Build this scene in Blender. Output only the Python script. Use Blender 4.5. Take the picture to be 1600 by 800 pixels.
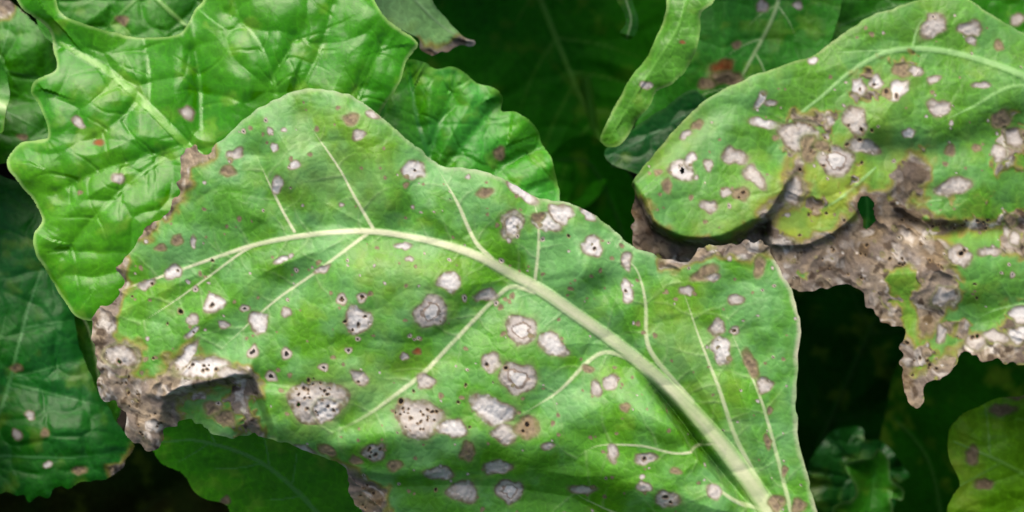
import bpy, math, random
import numpy as np

# ------------------------------------------------------------------ clear
for o in list(bpy.data.objects):
    bpy.data.objects.remove(o, do_unlink=True)
scene = bpy.context.scene
COL = scene.collection

# ------------------------------------------------------------------ camera
CANOPY = 0.38                      # height of the leaf canopy above the soil (m)
PITCH = math.radians(55)           # looking down
DIST = 0.70
FPX = 2667.0                       # focal length in photograph pixels (1600 wide)
FWD = np.array([0.0, math.cos(PITCH), -math.sin(PITCH)])
UPV = np.array([0.0, math.sin(PITCH), math.cos(PITCH)])
RGT = np.array([1.0, 0.0, 0.0])
CAM = np.array([0.0, 0.0, CANOPY]) - DIST * FWD
cam_d = bpy.data.cameras.new('camera')
cam_d.sensor_width = 36.0
cam_d.lens = 36.0 * FPX / 1600.0
cam_d.clip_start = 0.01
cam_d.clip_end = 500.0
cam_d.dof.use_dof = True
cam_d.dof.focus_distance = 0.675
cam_d.dof.aperture_fstop = 9.0
cam = bpy.data.objects.new('camera', cam_d)
cam.location = CAM
cam.rotation_euler = (math.pi / 2 - PITCH, 0, 0)
COL.objects.link(cam)
scene.camera = cam

# ------------------------------------------------------------------ sky, sun, exposure
SUN_EL, SUN_AZ = math.radians(60), math.radians(-25)   # azimuth from +Y (away from camera), positive to the right
world = bpy.data.worlds.new('World')
scene.world = world
world.use_nodes = True
wn = world.node_tree
bg = wn.nodes['Background']
sky = wn.nodes.new('ShaderNodeTexSky')
sky.sky_type = 'NISHITA'
sky.sun_disc = False
sky.sun_elevation = SUN_EL
sky.sun_rotation = SUN_AZ
sky.air_density = 1.0
sky.dust_density = 8.0
sky.ozone_density = 1.0
wn.links.new(sky.outputs[0], bg.inputs[0])
bg.inputs[1].default_value = 0.11
sun_d = bpy.data.lights.new('sun', 'SUN')
sun_d.energy = 1.2
sun_d.angle = math.radians(52)
sun_d.color = (1.0, 0.95, 0.86)
sun = bpy.data.objects.new('sun', sun_d)
sx, sy, sz = math.cos(SUN_EL) * math.sin(SUN_AZ), math.cos(SUN_EL) * math.cos(SUN_AZ), math.sin(SUN_EL)
from mathutils import Vector
sun.rotation_euler = Vector((sx, sy, sz)).to_track_quat('Z', 'Y').to_euler()
sun.location = (sx * 5, sy * 5, sz * 5)
COL.objects.link(sun)
vs = scene.view_settings
vs.view_transform = 'Standard'
vs.look = 'None'
vs.gamma = 1.0
vs.use_curve_mapping = False
vs.exposure = 1.42
scene.render.engine = 'CYCLES'
scene.cycles.filter_width = 1.6

# ------------------------------------------------------------------ numeric helpers
f32 = np.float32


def sm(a, b, x):
    t = np.clip((x - a) / (b - a), 0, 1)
    return t * t * (3 - 2 * t)


_LAT = {}


def vnoise(x, y, scale, seed):
    """smooth value noise in -1..1"""
    if seed not in _LAT:
        _LAT[seed] = np.random.RandomState(seed).uniform(-1, 1, (256, 256)).astype(f32)
    L = _LAT[seed]
    X, Y = x / scale + 1000.37, y / scale + 1000.71
    i, j = np.floor(X).astype(int), np.floor(Y).astype(int)
    fx, fy = X - i, Y - j
    fx = fx * fx * fx * (fx * (fx * 6 - 15) + 10)
    fy = fy * fy * fy * (fy * (fy * 6 - 15) + 10)
    i0, j0, i1, j1 = i & 255, j & 255, (i + 1) & 255, (j + 1) & 255
    return ((L[j0, i0] * (1 - fx) + L[j0, i1] * fx) * (1 - fy) + (L[j1, i0] * (1 - fx) + L[j1, i1] * fx) * fy)


def fbm(x, y, scale, seed, octv=3, gain=0.5):
    s, a, t = 0, 1.0, 0.0
    for k in range(octv):
        s = s + a * vnoise(x, y, scale / 2 ** k, seed + 17 * k)
        t += a
        a *= gain
    return s / t


def worley(x, y, scale, seed):
    """F1 and F2 distances (in cells)"""
    rs = np.random.RandomState(seed)
    jx, jy = rs.rand(64, 64).astype(f32), rs.rand(64, 64).astype(f32)
    X, Y = x / scale + 640, y / scale + 640
    i, j = np.floor(X).astype(int), np.floor(Y).astype(int)
    f1 = np.full(x.shape, 9.0, f32)
    f2 = np.full(x.shape, 9.0, f32)
    for a in (-1, 0, 1):
        for b in (-1, 0, 1):
            ii, jj = i + a, j + b
            dx = ii + 0.15 + 0.7 * jx[jj & 63, ii & 63] - X
            dy = jj + 0.15 + 0.7 * jy[jj & 63, ii & 63] - Y
            d = np.sqrt(dx * dx + dy * dy)
            f2 = np.where(d < f1, f1, np.minimum(f2, d))
            f1 = np.minimum(f1, d)
    return f1, f2


def smooth(pts, step=9.0, closed=True):
    """Catmull-Rom through the points (any number of columns), resampled"""
    p = np.array(pts, float)
    n = len(p)
    res = []
    for i in range(n if closed else n - 1):
        if closed:
            p0, p1, p2, p3 = p[i - 1], p[i], p[(i + 1) % n], p[(i + 2) % n]
        else:
            p1, p2 = p[i], p[i + 1]
            p0 = p[i - 1] if i > 0 else 2 * p1 - p2
            p3 = p[i + 2] if i + 2 < n else 2 * p2 - p1
        m = max(1, int(np.hypot(*(p2 - p1)[:2]) / step))
        for k in range(m):
            t = k / m
            res.append(0.5 * ((2 * p1) + (p2 - p0) * t + (2 * p0 - 5 * p1 + 4 * p2 - p3) * t * t + (3 * p1 - p0 - 3 * p2 + p3) * t ** 3))
    if not closed:
        res.append(p[-1])
    return np.array(res)


def sdf(poly, x, y):
    """signed distance (positive inside), nearest boundary point, arc position"""
    n = len(poly)
    best = np.full(x.shape, 1e12, f32)
    bx, by, arc = np.zeros_like(x), np.zeros_like(x), np.zeros_like(x)
    ins = np.zeros(x.shape, bool)
    s = 0.0
    for i in range(n):
        ax, ay = poly[i]
        cx, cy = poly[(i + 1) % n]
        ex, ey = cx - ax, cy - ay
        L2 = ex * ex + ey * ey + 1e-9
        t = np.clip(((x - ax) * ex + (y - ay) * ey) / L2, 0, 1)
        qx, qy = ax + t * ex, ay + t * ey
        d = (x - qx) ** 2 + (y - qy) ** 2
        m = d < best
        best[m] = d[m]
        bx[m] = qx[m]
        by[m] = qy[m]
        L = math.sqrt(L2)
        arc[m] = (s + t * L)[m]
        s += L
        if (ay > cy) or (cy > ay):
            ins ^= ((ay > y) != (cy > y)) & (x < ex * (y - ay) / (cy - ay + 1e-12) + ax)
    d = np.sqrt(best)
    return np.where(ins, d, -d).astype(f32), bx, by, arc


def pdist(pts, x, y, reach=1e9):
    """distance to a polyline (cols x, y, width...), parameter 0..1, side (+ = right hand on screen), width"""
    p = np.array(pts, float)
    if p.shape[1] < 3:
        p = np.hstack([p, np.ones((len(p), 1))])
    x0, x1 = p[:, 0].min() - reach, p[:, 0].max() + reach
    y0, y1 = p[:, 1].min() - reach, p[:, 1].max() + reach
    idx = np.nonzero((x > x0) & (x < x1) & (y > y0) & (y < y1))
    xs, ys = x[idx], y[idx]
    b = np.full(xs.shape, 1e12)
    T, S, W = np.zeros(xs.shape), np.ones(xs.shape), np.ones(xs.shape)
    lens = np.hypot(np.diff(p[:, 0]), np.diff(p[:, 1]))
    tot, s = lens.sum(), 0.0
    for i in range(len(p) - 1):
        ex, ey = p[i + 1, 0] - p[i, 0], p[i + 1, 1] - p[i, 1]
        rx, ry = xs - p[i, 0], ys - p[i, 1]
        t = np.clip((rx * ex + ry * ey) / (lens[i] ** 2 + 1e-9), 0, 1)
        d = (rx - t * ex) ** 2 + (ry - t * ey) ** 2
        m = d < b
        b[m] = d[m]
        T[m] = ((s + t * lens[i]) / tot)[m]
        S[m] = np.where(ex * ry - ey * rx > 0, 1, -1)[m]
        W[m] = (p[i, 2] + t * (p[i + 1, 2] - p[i, 2]))[m]
        s += lens[i]
    return idx, np.sqrt(b), T, S, W


G = 1.75        # display value of a fully lit white surface, used to turn photographed colours into albedo


def A(r, g, b, k=1.0):
    def l(c):
        c /= 255.0
        return c / 12.92 if c <= 0.04045 else ((c + 0.055) / 1.055) ** 2.4
    return np.array([l(r), l(g), l(b)]) / G * k


def mix(a, b, t):
    return a + (b - a) * t[..., None]


# ------------------------------------------------------------------ materials
def leaf_material(name, translucent, bump, bump_scale, vary, spec=0.5):
    m = bpy.data.materials.new(name)
    m.use_nodes = True
    nt = m.node_tree
    nt.nodes.clear()
    N = nt.nodes.new
    out = N('ShaderNodeOutputMaterial')
    pr = N('ShaderNodeBsdfPrincipled')
    at = N('ShaderNodeAttribute')
    at.attribute_name = 'pigment'
    rg = N('ShaderNodeAttribute')
    rg.attribute_name = 'rough'
    tc = N('ShaderNodeTexCoord')
    n1 = N('ShaderNodeTexNoise')
    n1.inputs['Scale'].default_value = 420
    n1.inputs['Detail'].default_value = 4
    n1.inputs['Roughness'].default_value = 0.65
    nt.links.new(tc.outputs['Object'], n1.inputs['Vector'])
    mr = N('ShaderNodeMapRange')
    mr.inputs['From Min'].default_value = 0.25
    mr.inputs['From Max'].default_value = 0.75
    mr.inputs['To Min'].default_value = 1 - vary
    mr.inputs['To Max'].default_value = 1 + vary
    nt.links.new(n1.outputs['Fac'], mr.inputs['Value'])
    mul = N('ShaderNodeVectorMath')
    mul.operation = 'SCALE'
    nt.links.new(at.outputs['Color'], mul.inputs[0])
    nt.links.new(mr.outputs['Result'], mul.inputs['Scale'])
    nt.links.new(mul.outputs[0], pr.inputs['Base Color'])
    nt.links.new(rg.outputs['Fac'], pr.inputs['Roughness'])
    pr.inputs['Specular IOR Level'].default_value = spec
    n2 = N('ShaderNodeTexNoise')
    n2.inputs['Scale'].default_value = bump_scale
    n2.inputs['Detail'].default_value = 3
    nt.links.new(tc.outputs['Object'], n2.inputs['Vector'])
    bp = N('ShaderNodeBump')
    bp.inputs['Strength'].default_value = bump
    bp.inputs['Distance'].default_value = 0.0006
    nt.links.new(n2.outputs['Fac'], bp.inputs['Height'])
    nt.links.new(bp.outputs['Normal'], pr.inputs['Normal'])
    if translucent > 0:
        tr = N('ShaderNodeBsdfTranslucent')
        tint = N('ShaderNodeVectorMath')
        tint.operation = 'MULTIPLY'
        tint.inputs[1].default_value = (1.5, 1.3, 0.6)
        nt.links.new(mul.outputs[0], tint.inputs[0])
        nt.links.new(tint.outputs[0], tr.inputs['Color'])
        mx = N('ShaderNodeMixShader')
        mx.inputs[0].default_value = translucent
        nt.links.new(pr.outputs[0], mx.inputs[1])
        nt.links.new(tr.outputs[0], mx.inputs[2])
        nt.links.new(mx.outputs[0], out.inputs[0])
    else:
        nt.links.new(pr.outputs[0], out.inputs[0])
    return m


M_BLADE = leaf_material('leaf_blade', 0.16, 0.22, 700, 0.12, 0.23)
M_GLOSS = leaf_material('glossy_leaf_blade', 0.16, 0.14, 500, 0.10, 0.19)
M_DULL = leaf_material('dull_leaf_blade', 0.2, 0.2, 600, 0.12, 0.10)
M_VEIN = leaf_material('leaf_vein', 0.05, 0.15, 900, 0.08, 0.25)
M_DEAD = leaf_material('withered_tissue', 0.10, 0.45, 420, 0.30, 0.15)

# ------------------------------------------------------------------ leaf builder
DEAD_TAN, DEAD_GREY, DEAD_DARK, DEAD_WHITE = A(164, 148, 124), A(134, 122, 110), A(70, 56, 42), A(220, 214, 204)
LES = {  # colours from the centre of a spot outwards
    'white': (A(226, 224, 220), A(206, 200, 193), A(126, 110, 88)),
    'grey': (A(204, 198, 190), A(174, 165, 154), A(116, 102, 78)),
    'brown': (A(124, 108, 86), A(150, 134, 104), A(112, 112, 58)),
    'ring': (A(220, 217, 212), A(194, 186, 178), A(114, 97, 80)),
    'pit': (A(28, 24, 20), A(205, 194, 182), A(125, 108, 78)),
    'orange': (A(150, 80, 40), A(140, 96, 50), A(112, 96, 50)),
    'hole': (A(235, 230, 225), A(214, 206, 200), A(110, 95, 75)),
}


def make_mesh(name, V, F, N, pig, rough, mat):
    fn = np.cross(V[F[:, 1]] - V[F[:, 0]], V[F[:, 3]] - V[F[:, 0]])
    flip = np.sum(fn * N[F[:, 0]], 1) < 0
    if flip.mean() > 0.5:
        F = F[:, ::-1]
    used, inv = np.unique(F, return_inverse=True)
    F2 = inv.reshape(F.shape)
    me = bpy.data.meshes.new(name)
    me.vertices.add(len(used))
    me.vertices.foreach_set('co', V[used].astype(f32).ravel())
    nf = len(F2)
    me.loops.add(nf * 4)
    me.loops.foreach_set('vertex_index', F2.astype(np.int32).ravel())
    me.polygons.add(nf)
    me.polygons.foreach_set('loop_start', np.arange(0, nf * 4, 4, dtype=np.int32))
    me.polygons.foreach_set('use_smooth', np.ones(nf, bool))
    me.update(calc_edges=True)
    at = me.attributes.new('pigment', 'FLOAT_COLOR', 'POINT')
    c = np.ones((len(used), 4), f32)
    c[:, :3] = np.clip(pig[used], 0, 1)
    at.data.foreach_set('color', c.ravel())
    ar = me.attributes.new('rough', 'FLOAT', 'POINT')
    ar.data.foreach_set('value', rough[used].astype(f32))
    me.validate()
    me.normals_split_custom_set_from_vertices(N[used].astype(f32).tolist())
    me.materials.append(mat)
    return me


class Ctx:
    pass


def lip(c, pts, amp, wl, wr, fade=0.15):
    """an asymmetric fold crest; wl / wr are the fall-off widths left and right of it"""
    idx, d, T, S, W = pdist(smooth(pts, 8, False), c.U, c.V, 3 * max(wl, wr))
    w = np.where(S > 0, wr, wl)
    win = sm(0, fade, T) * sm(0, fade, 1 - T) if fade > 0 else 1.0
    r = np.zeros_like(c.U)
    r[idx] = amp * np.exp(-(d / w) ** 2) * win
    return r


def plateau(c, pts, amp, soft):
    d = sdf(smooth(pts, 14), c.U, c.V)[0]
    return amp * sm(-soft, soft, d)


def bump(c, x, y, rx, ry, amp, rot=0):
    a = math.radians(rot)
    dx, dy = c.U - x, c.V - y
    u, v = dx * math.cos(a) + dy * math.sin(a), -dx * math.sin(a) + dy * math.cos(a)
    return amp * np.exp(-(u / rx) ** 2 - (v / ry) ** 2)


def build_leaf(label, outline, depth, anchor, normal, col, step=3.0, midrib=None, veins=(), lesions=(), dead=(), yellow=(),
               holes=(), relief=None, pillow=6, pillow_w=32, quilt=(0, 60), net=(0.18, 15), wrinkle=(4, 120), edge_amp=1.2,
               edge_col=None, rough=(0.42, 0.06), vein_col=None, vein_ridge=0.32, groove=0.0, ruffle=(0, 90, 30), specks=0,
               dead_break=0.0, seed=1, thick=0.0005, group='beet leaves of the crop', dead_rag=4.0, vein_seg=True, crumple=6.0, side_amt=0.9, mat=None, dead_dark=0.65, edge_fn=None, net_h=1.0, bloom=(np.array([.1, .2, .1]), 0.0), tert=0):
    mat = mat or M_BLADE
    c = Ctx()
    rnd = random.Random(seed)
    n = np.array(normal, float)
    n /= np.linalg.norm(n)

    def ray(U, V):
        return FWD + ((U - 800) / FPX)[..., None] * RGT - ((V - 400) / FPX)[..., None] * UPV
    a_r = ray(np.array(float(anchor[0])), np.array(float(anchor[1])))
    A0 = CAM + a_r * depth
    axis = -a_r / np.linalg.norm(a_r)              # relief rises along the leaf's own up axis
    if np.dot(axis, n) < 0:
        n = -n
    pxm = depth / FPX
    dead_k = [d[1] if isinstance(d[1], float) else dead_break for d in dead]
    dead_s = [smooth(d[0] if isinstance(d[1], float) else d, 10) for d in dead]
    # outline with an uneven edge
    out = smooth(outline, max(3.0, step * 1.6))
    da = np.full(len(out), float(edge_amp))
    for dp in dead_s:
        dd = sdf(dp, out[:, 0].astype(f32), out[:, 1].astype(f32))[0]
        da += dead_rag * sm(-8, 4, dd)
    tang = np.roll(out, -1, 0) - np.roll(out, 1, 0)
    tang /= np.linalg.norm(tang, axis=1)[:, None] + 1e-9
    nn = np.stack([tang[:, 1], -tang[:, 0]], 1)
    wob = 0.6 * vnoise(out[:, 0], out[:, 1], 11, seed + 5) + 0.8 * vnoise(out[:, 0], out[:, 1], 27, seed + 6)
    out = out + nn * (da * wob)[:, None]
    lo, hi = out.min(0) - 2 * step, out.max(0) + 2 * step
    gx, gy = np.arange(lo[0], hi[0], step), np.arange(lo[1], hi[1], step)
    U, V = [g.astype(f32) for g in np.meshgrid(gx, gy)]
    sd, bx, by, arc = sdf(out, U, V)
    near = np.abs(sd) < 0.62 * step
    U, V = np.where(near, bx, U), np.where(near, by, V)
    keep = sd > -0.62 * step
    sd = np.where(near, 0, np.maximum(sd, 0))
    c.U, c.V, c.sd, c.arc = U, V, sd, arc
    # warped coordinates for organic outlines
    wu = U + 3.2 * vnoise(U, V, 9, seed + 31) + 3.0 * vnoise(U, V, 22, seed + 33)
    wv = V + 3.2 * vnoise(U, V, 9, seed + 32) + 3.0 * vnoise(U, V, 22, seed + 34)
    h = np.zeros_like(U)
    # ---- veins
    vm, vid, dv, vh = np.zeros_like(U), np.zeros(U.shape, int), np.full(U.shape, 999.0, f32), np.zeros_like(U)
    dmid = np.full(U.shape, 999.0, f32)
    allv = ([('midrib', midrib)] if midrib else []) + [('side_vein', v) for v in veins]
    for k, (nm, pts) in enumerate(allv):
        idx, d, T, S, W = pdist(smooth(pts, 7, False), U, V, 110)
        tp = 1.0 if (k == 0 and midrib) else 0.8 * (0.35 + 0.65 * sm(0.0, 0.55, T))
        w = W / 2 * tp
        m = sm(1.45, 0.45, d / w) * sm(0, 0.02, T + 0.01)
        if k > 0 or not midrib:
            m = m * (0.1 + 0.9 * sm(0.0, 0.4, T))
        prof = np.sqrt(np.clip(1 - (d / (1.15 * w)) ** 2, 0, 1))
        if k == 0 and midrib:
            mt = np.zeros_like(U)
            dmid[idx] = d
            mt[idx] = T * sm(0.2, 1.0, d / w) + 0.5 * np.clip(vnoise(d * S / w * 3, T * 9, 1.0, seed + 47), -0.6, 1) * sm(0.1, 0.4, T)
        cur = vm[idx]
        up = m > cur
        vm[idx] = np.where(up, m, cur)
        t_ = vid[idx]
        vid[idx] = np.where(up & (m > 0.3), k + 1, t_)
        dv[idx] = np.minimum(dv[idx], np.maximum(d - w * 0.5, 0))
        vh[idx] = np.maximum(vh[idx], vein_ridge * W * tp ** 1.6 * prof)
        if groove:
            h[idx] -= groove * np.exp(-(d / (w + 7)) ** 2)
    h += vh + pillow * (1 - np.exp(-(dv / pillow_w) ** 2))
    if quilt[0]:
        qx = U + 0.25 * quilt[1] * vnoise(U, V, quilt[1] * 1.3, seed + 71)
        qy = V + 0.25 * quilt[1] * vnoise(U, V, quilt[1] * 1.3, seed + 72)
        qx = qx + 0.10 * quilt[1] * vnoise(U, V, quilt[1] * 0.5, seed + 73)
        qy = qy + 0.10 * quilt[1] * vnoise(U, V, quilt[1] * 0.5, seed + 74)
        f1, f2 = worley(qx, qy * 1.25, quilt[1] * 1.1, seed + 3)
        f3, f4 = worley(qx * 1.2, qy, quilt[1] * 0.55, seed + 4)
        e = 0.75 * (1 - np.exp(-((f2 - f1) / 0.28) ** 1.3)) + 0.10 * (1 - np.exp(-((f4 - f3) / 0.3) ** 1.3)) + 0.4 * vnoise(U, V, quilt[1] * 0.9, seed + 75)
        h += quilt[0] * e * sm(-10, 40, sd)
    h += wrinkle[0] * fbm(U, V, wrinkle[1], seed + 11, 3, 0.45) * (0.15 + 0.85 * sm(8, 75, dmid))
    if ruffle[0]:
        ph = arc / ruffle[1] * 2 * math.pi + 2.0 * vnoise(arc, arc * 0, ruffle[1] * 1.7, seed + 13)
        h += ruffle[0] * np.sin(ph) * np.exp(-sd / ruffle[2])
    if relief is not None:
        h = h + relief(c)
    tv = np.zeros_like(U)
    if tert:
        for k, (nm, pts) in enumerate(allv):
            p = smooth(pts, 7, False)[:, :2]
            nseg = max(2, int(len(p) * 7 / 50))
            for side in (-1, 1):
                for q in range(nseg):
                    i = int((q + rnd.uniform(0.2, 0.8)) / nseg * (len(p) - 2))
                    d0 = p[i] - p[i + 1]
                    th = math.atan2(d0[1], d0[0]) + side * math.radians(rnd.uniform(45, 75))
                    x, y, tpts = p[i][0], p[i][1], []
                    Lt = rnd.uniform(40, 95)
                    for s_ in range(7):
                        tpts.append((x, y, 2.6 * (1 - s_ / 8)))
                        x += math.cos(th) * Lt / 6
                        y += math.sin(th) * Lt / 6
                        th += rnd.uniform(-0.35, 0.35)
                    idx, d, T, S, W = pdist(smooth(tpts, 7, False), U, V, 9)
                    tv[idx] = np.maximum(tv[idx], np.exp(-(d / (W * 0.75 + 0.6)) ** 2) * (1 - T))
        h += 0.9 * tv * (1 - vm) * (1 if not groove else -2)
    # ---- pigment
    base, base2 = col
    t = sm(-0.6, 0.6, fbm(U, V, 130, seed + 21, 3, 0.6))
    pig = mix(np.broadcast_to(base, U.shape + (3,)), base2, t)
    f1, f2 = worley(wu, wv, net[1], seed + 23)
    pig = pig * (1 - net[0] * 0.5 + net[0] * sm(0.22, 0.0, f2 - f1) * 1.4)[..., None]
    h += net_h * 0.45 * (1 - vm) * (1 - np.exp(-((f2 - f1) / 0.25) ** 1.5))
    pig = mix(pig, A(150, 190, 60), 0.30 * sm(0.15, 0.7, fbm(wu, wv, 34, seed + 25, 3)))
    pig = mix(pig, bloom[0], bloom[1] * sm(-0.4, 0.4, fbm(wu, wv, 75, seed + 27, 4, 0.6)))
    pig = pig * (1 + 0.10 * vnoise(U, V, 6, seed + 28) + 0.08 * vnoise(U, V, 13, seed + 29))[..., None]
    pig = mix(pig, base * 0.72, 0.35 * sm(0.25, 0.8, fbm(U, V, 50, seed + 26, 2)))
    for yp, amt in yellow:
        d = sdf(smooth(yp, 12), wu, wv)[0]
        pig = mix(pig, A(160, 180, 52), amt * sm(-22, 22, d + 14 * vnoise(U, V, 24, seed + 41)) * (0.65 + 0.35 * vnoise(U, V, 15, seed + 44)))
    vc = vein_col if vein_col is not None else A(176, 206, 138)
    vcc = np.broadcast_to(vc, pig.shape)
    if midrib:
        vcc = mix(vcc, 0.6 * vc + 0.4 * base2 * 1.15, np.clip(0.85 * mt, 0, 1))
    pig = mix(pig, vcc, np.where(vid == 1, 0.92, side_amt) * vm * (0.85 + 0.15 * vnoise(U, V, 30, seed + 45)))
    pig = mix(pig, vc, tert * tv * (1 - vm))
    if edge_col is not None:
        pig = mix(pig, edge_col[0], sm(edge_col[1] * 1.5, edge_col[1] * 0.2, sd + 1.5 * vnoise(U, V, 18, seed + 91)) * edge_col[2] * (0.6 + 0.4 * vnoise(U, V, 30, seed + 92)) * (1.0 if edge_fn is None else edge_fn(U, V)))
    rgh = rough[0] + rough[1] * fbm(U, V, 40, seed + 51, 2)
    # ---- withered areas
    dm = np.zeros_like(U)
    for dp, bk in zip(dead_s, dead_k):
        d = sdf(dp, wu, wv)[0]
        m_ = sm(-18, 9, d + 10 * vnoise(U, V, 26, seed + 61) + 5 * vnoise(U, V, 11, seed + 161))
        if bk:
            m_ = m_ * sm(bk - 0.98, bk - 0.68, fbm(wu, wv, 42, seed + 62, 4, 0.6))
        dm = np.maximum(dm, m_)
    if dead_s:
        halo = np.clip(sm(0.0, 0.5, dm) - sm(0.5, 1.0, dm), 0, 1)
        su = 0.8 * wu + 0.6 * wv + 26 * vnoise(U, V, 60, seed + 69)
        sv = -0.6 * wu + 0.8 * wv + 26 * vnoise(U, V, 60, seed + 89)
        dn = fbm(wu, wv, 26, seed + 63, 4, 0.65)
        dcol = mix(np.broadcast_to(DEAD_GREY, pig.shape), DEAD_TAN, sm(-0.35, 0.35, dn))
        dcol = mix(dcol, DEAD_WHITE, 0.8 * sm(0.22, 0.6, fbm(wu, wv, 20, seed + 64, 3)))
        dcol = mix(dcol, DEAD_DARK, 0.85 * sm(0.14, 0.5, fbm(wu, wv, 13, seed + 65, 3)))
        dcol = mix(dcol, A(140, 116, 70), 0.45 * sm(0.2, 0.6, fbm(wu, wv, 55, seed + 66, 2)))
        pig = mix(pig, A(146, 136, 58), 0.85 * halo)
        dcol = mix(dcol, DEAD_WHITE, 0.5 * sm(0.3, 0.7, fbm(su / 2.5, sv, 11, seed + 168, 2)))
        dcol = mix(dcol, DEAD_DARK, 0.5 * sm(0.35, 0.75, fbm(su / 2.5, sv, 9, seed + 169, 2)))
        dcol = dcol * (1 + 0.08 * vnoise(U, V, 4.5, seed + 170))[..., None]
        dcol = mix(dcol, DEAD_DARK * 1.3, dead_dark * sm(-0.1, 0.5, fbm(wu, wv, 75, seed + 167, 3, 0.6)))
        pig = mix(pig, dcol, sm(0.35, 0.85, dm))
        rgh = rgh + (0.82 - rgh) * dm
        h += dm * crumple * (0.5 * fbm(wu, wv, 24, seed + 67, 3, 0.5) + 0.7 * (1 - 2 * np.abs(vnoise(su / 1.8, sv, 24, seed + 68))))
        pig = pig * (1 - 0.22 * dm * sm(0.1, 0.6, vnoise(su / 3, sv, 10, seed + 70)))[..., None]
    # ---- spots
    lid = np.zeros(U.shape, int)
    hole = np.zeros_like(U)
    allL = list(lesions)
    for k in range(specks):
        for _ in range(20):
            x, y = rnd.uniform(lo[0], hi[0]), rnd.uniform(lo[1], hi[1])
            j, i = int((y - lo[1]) / step), int((x - lo[0]) / step)
            if 0 <= j < U.shape[0] and 0 <= i < U.shape[1] and sd[j, i] > 6 and vm[j, i] < 0.2:
                break
        r = rnd.choice([1.3, 1.6, 2.0, 2.6, 3.4]) * rnd.uniform(0.9, 1.2)
        allL.append((x, y, r, r * rnd.uniform(0.7, 1.2), rnd.choice(['brown', 'brown', 'brown', 'pit', 'grey']), rnd.uniform(0, 90)))
    big = 0
    for L in allL:
        x, y, rx, ry, kind = L[:5]
        rot = math.radians(L[5]) if len(L) > 5 else 0
        R = 1.9 * max(rx, ry) + 8
        idx = np.nonzero((np.abs(U - x) < R) & (np.abs(V - y) < R))
        if len(idx[0]) == 0:
            continue
        k_ = min(1.0, max(rx, ry) / 14)
        dx = U[idx] + (wu[idx] - U[idx]) * k_ * 0.6 - x
        dy = V[idx] + (wv[idx] - V[idx]) * k_ * 0.6 - y
        u, v = dx * math.cos(rot) + dy * math.sin(rot), -dx * math.sin(rot) + dy * math.cos(rot)
        th_ = np.arctan2(v, u)
        q = np.sqrt((u / rx) ** 2 + (v / ry) ** 2)
        q = q * (1 + 0.10 * np.sin(2 * th_ + x) + 0.08 * np.sin(3 * th_ + y) + 0.04 * np.sin(5 * th_ + x * y))
        soft = min(0.45, 2.3 / min(rx, ry))
        P, rr = pig[idx], rgh[idx]
        c0, c1, c2 = LES[kind]
        nz = vnoise(U[idx], V[idx], 5, seed + 81)
        P = mix(P, A(134, 150, 90), 0.45 * sm(1.5, 1.0, q))
        P = mix(P, c2, (0.75 + 0.25 * nz) * sm(1.04 + soft, 1.04 - soft * 0.3, q))
        q2 = q + 0.10 * nz
        P = mix(P, c1 * (1 + 0.12 * nz)[:, None], sm(1.04 + soft * .5, 0.80 - soft * .6, q2))
        if kind == 'ring':
            P = mix(P, c2 * 1.4, 0.8 * sm(0.62, 0.55, q2))
            P = mix(P, c0, sm(0.50, 0.40, q2))
        elif kind == 'pit':
            P = mix(P, c0, sm(0.50, 0.34, q2))
        elif kind in ('brown', 'orange'):
            P = mix(P, c0, 0.8 * sm(0.7, 0.2, q2 + 0.4 * nz))
        else:
            P = mix(P, c0 * (1 - 0.10 * np.abs(nz))[:, None], sm(0.95, 0.35, q2 + 0.25 * nz))
        if kind == 'hole':
            hole[idx] = np.maximum(hole[idx], sm(0.40, 0.3, np.sqrt((u / rx * 2.0) ** 2 + (v / ry) ** 2)))
        pig[idx] = P
        rgh[idx] = rr + (0.78 - rr) * sm(1.1, 0.9, q)
        h[idx] += -1.3 * sm(1.25, 0.6, q) * k_ + 0.8 * nz * sm(1.0, 0.8, q) * k_
        if min(rx, ry) >= 5.5 or max(rx, ry) >= 8:
            big += 1
            lid[idx] = np.where(q < 1.02, big, lid[idx])
    for (x, y, r) in [z for z in holes if len(z) == 3]:                      # insect-eaten pin holes
        r = r * 0.68
        R = r * 3 + 3
        idx = np.nonzero((np.abs(U - x) < R) & (np.abs(V - y) < R))
        q = np.hypot(0.4 * U[idx] + 0.6 * wu[idx] - x, 0.4 * V[idx] + 0.6 * wv[idx] - y) / r
        pig[idx] = mix(pig[idx], A(150, 126, 92), 0.7 * sm(1.9, 1.3, q))
        pig[idx] = mix(pig[idx], A(46, 37, 30), 0.92 * sm(1.25, 0.6, q))
        h[idx] -= 3.0 * sm(1.1, 0.4, q)
        rgh[idx] = np.where(q < 1.3, 0.85, rgh[idx])
        if r >= 3.3:
            hole[idx] = np.maximum(hole[idx], sm(0.9, 0.7, q))
    for z in [z for z in holes if len(z) > 3]:                               # torn holes given as outlines
        d = sdf(smooth(z, 5), wu, wv)[0]
        pig = mix(pig, A(112, 96, 78), sm(-8, -2, d))
        hole = np.maximum(hole, sm(-0.5, 0.5, d))
    # ---- 3D
    rr = ray(U, V)
    tpl = np.dot(n, A0 - CAM) / np.clip((rr @ n) * np.sign(np.dot(n, A0 - CAM)), 1e-3, None) * np.sign(np.dot(n, A0 - CAM))
    P = CAM + rr * tpl[..., None] + axis * (h * pxm)[..., None]
    N = np.cross(np.gradient(P, axis=1), np.gradient(P, axis=0))
    N /= np.linalg.norm(N, axis=2)[..., None] + 1e-12
    if np.mean(np.sum(N[keep] * axis, 1)) < 0:
        N = -N
    ny, nx = U.shape
    I = np.arange(ny * nx).reshape(ny, nx)
    a, b, c_, d_ = I[:-1, :-1], I[1:, :-1], I[1:, 1:], I[:-1, 1:]
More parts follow.
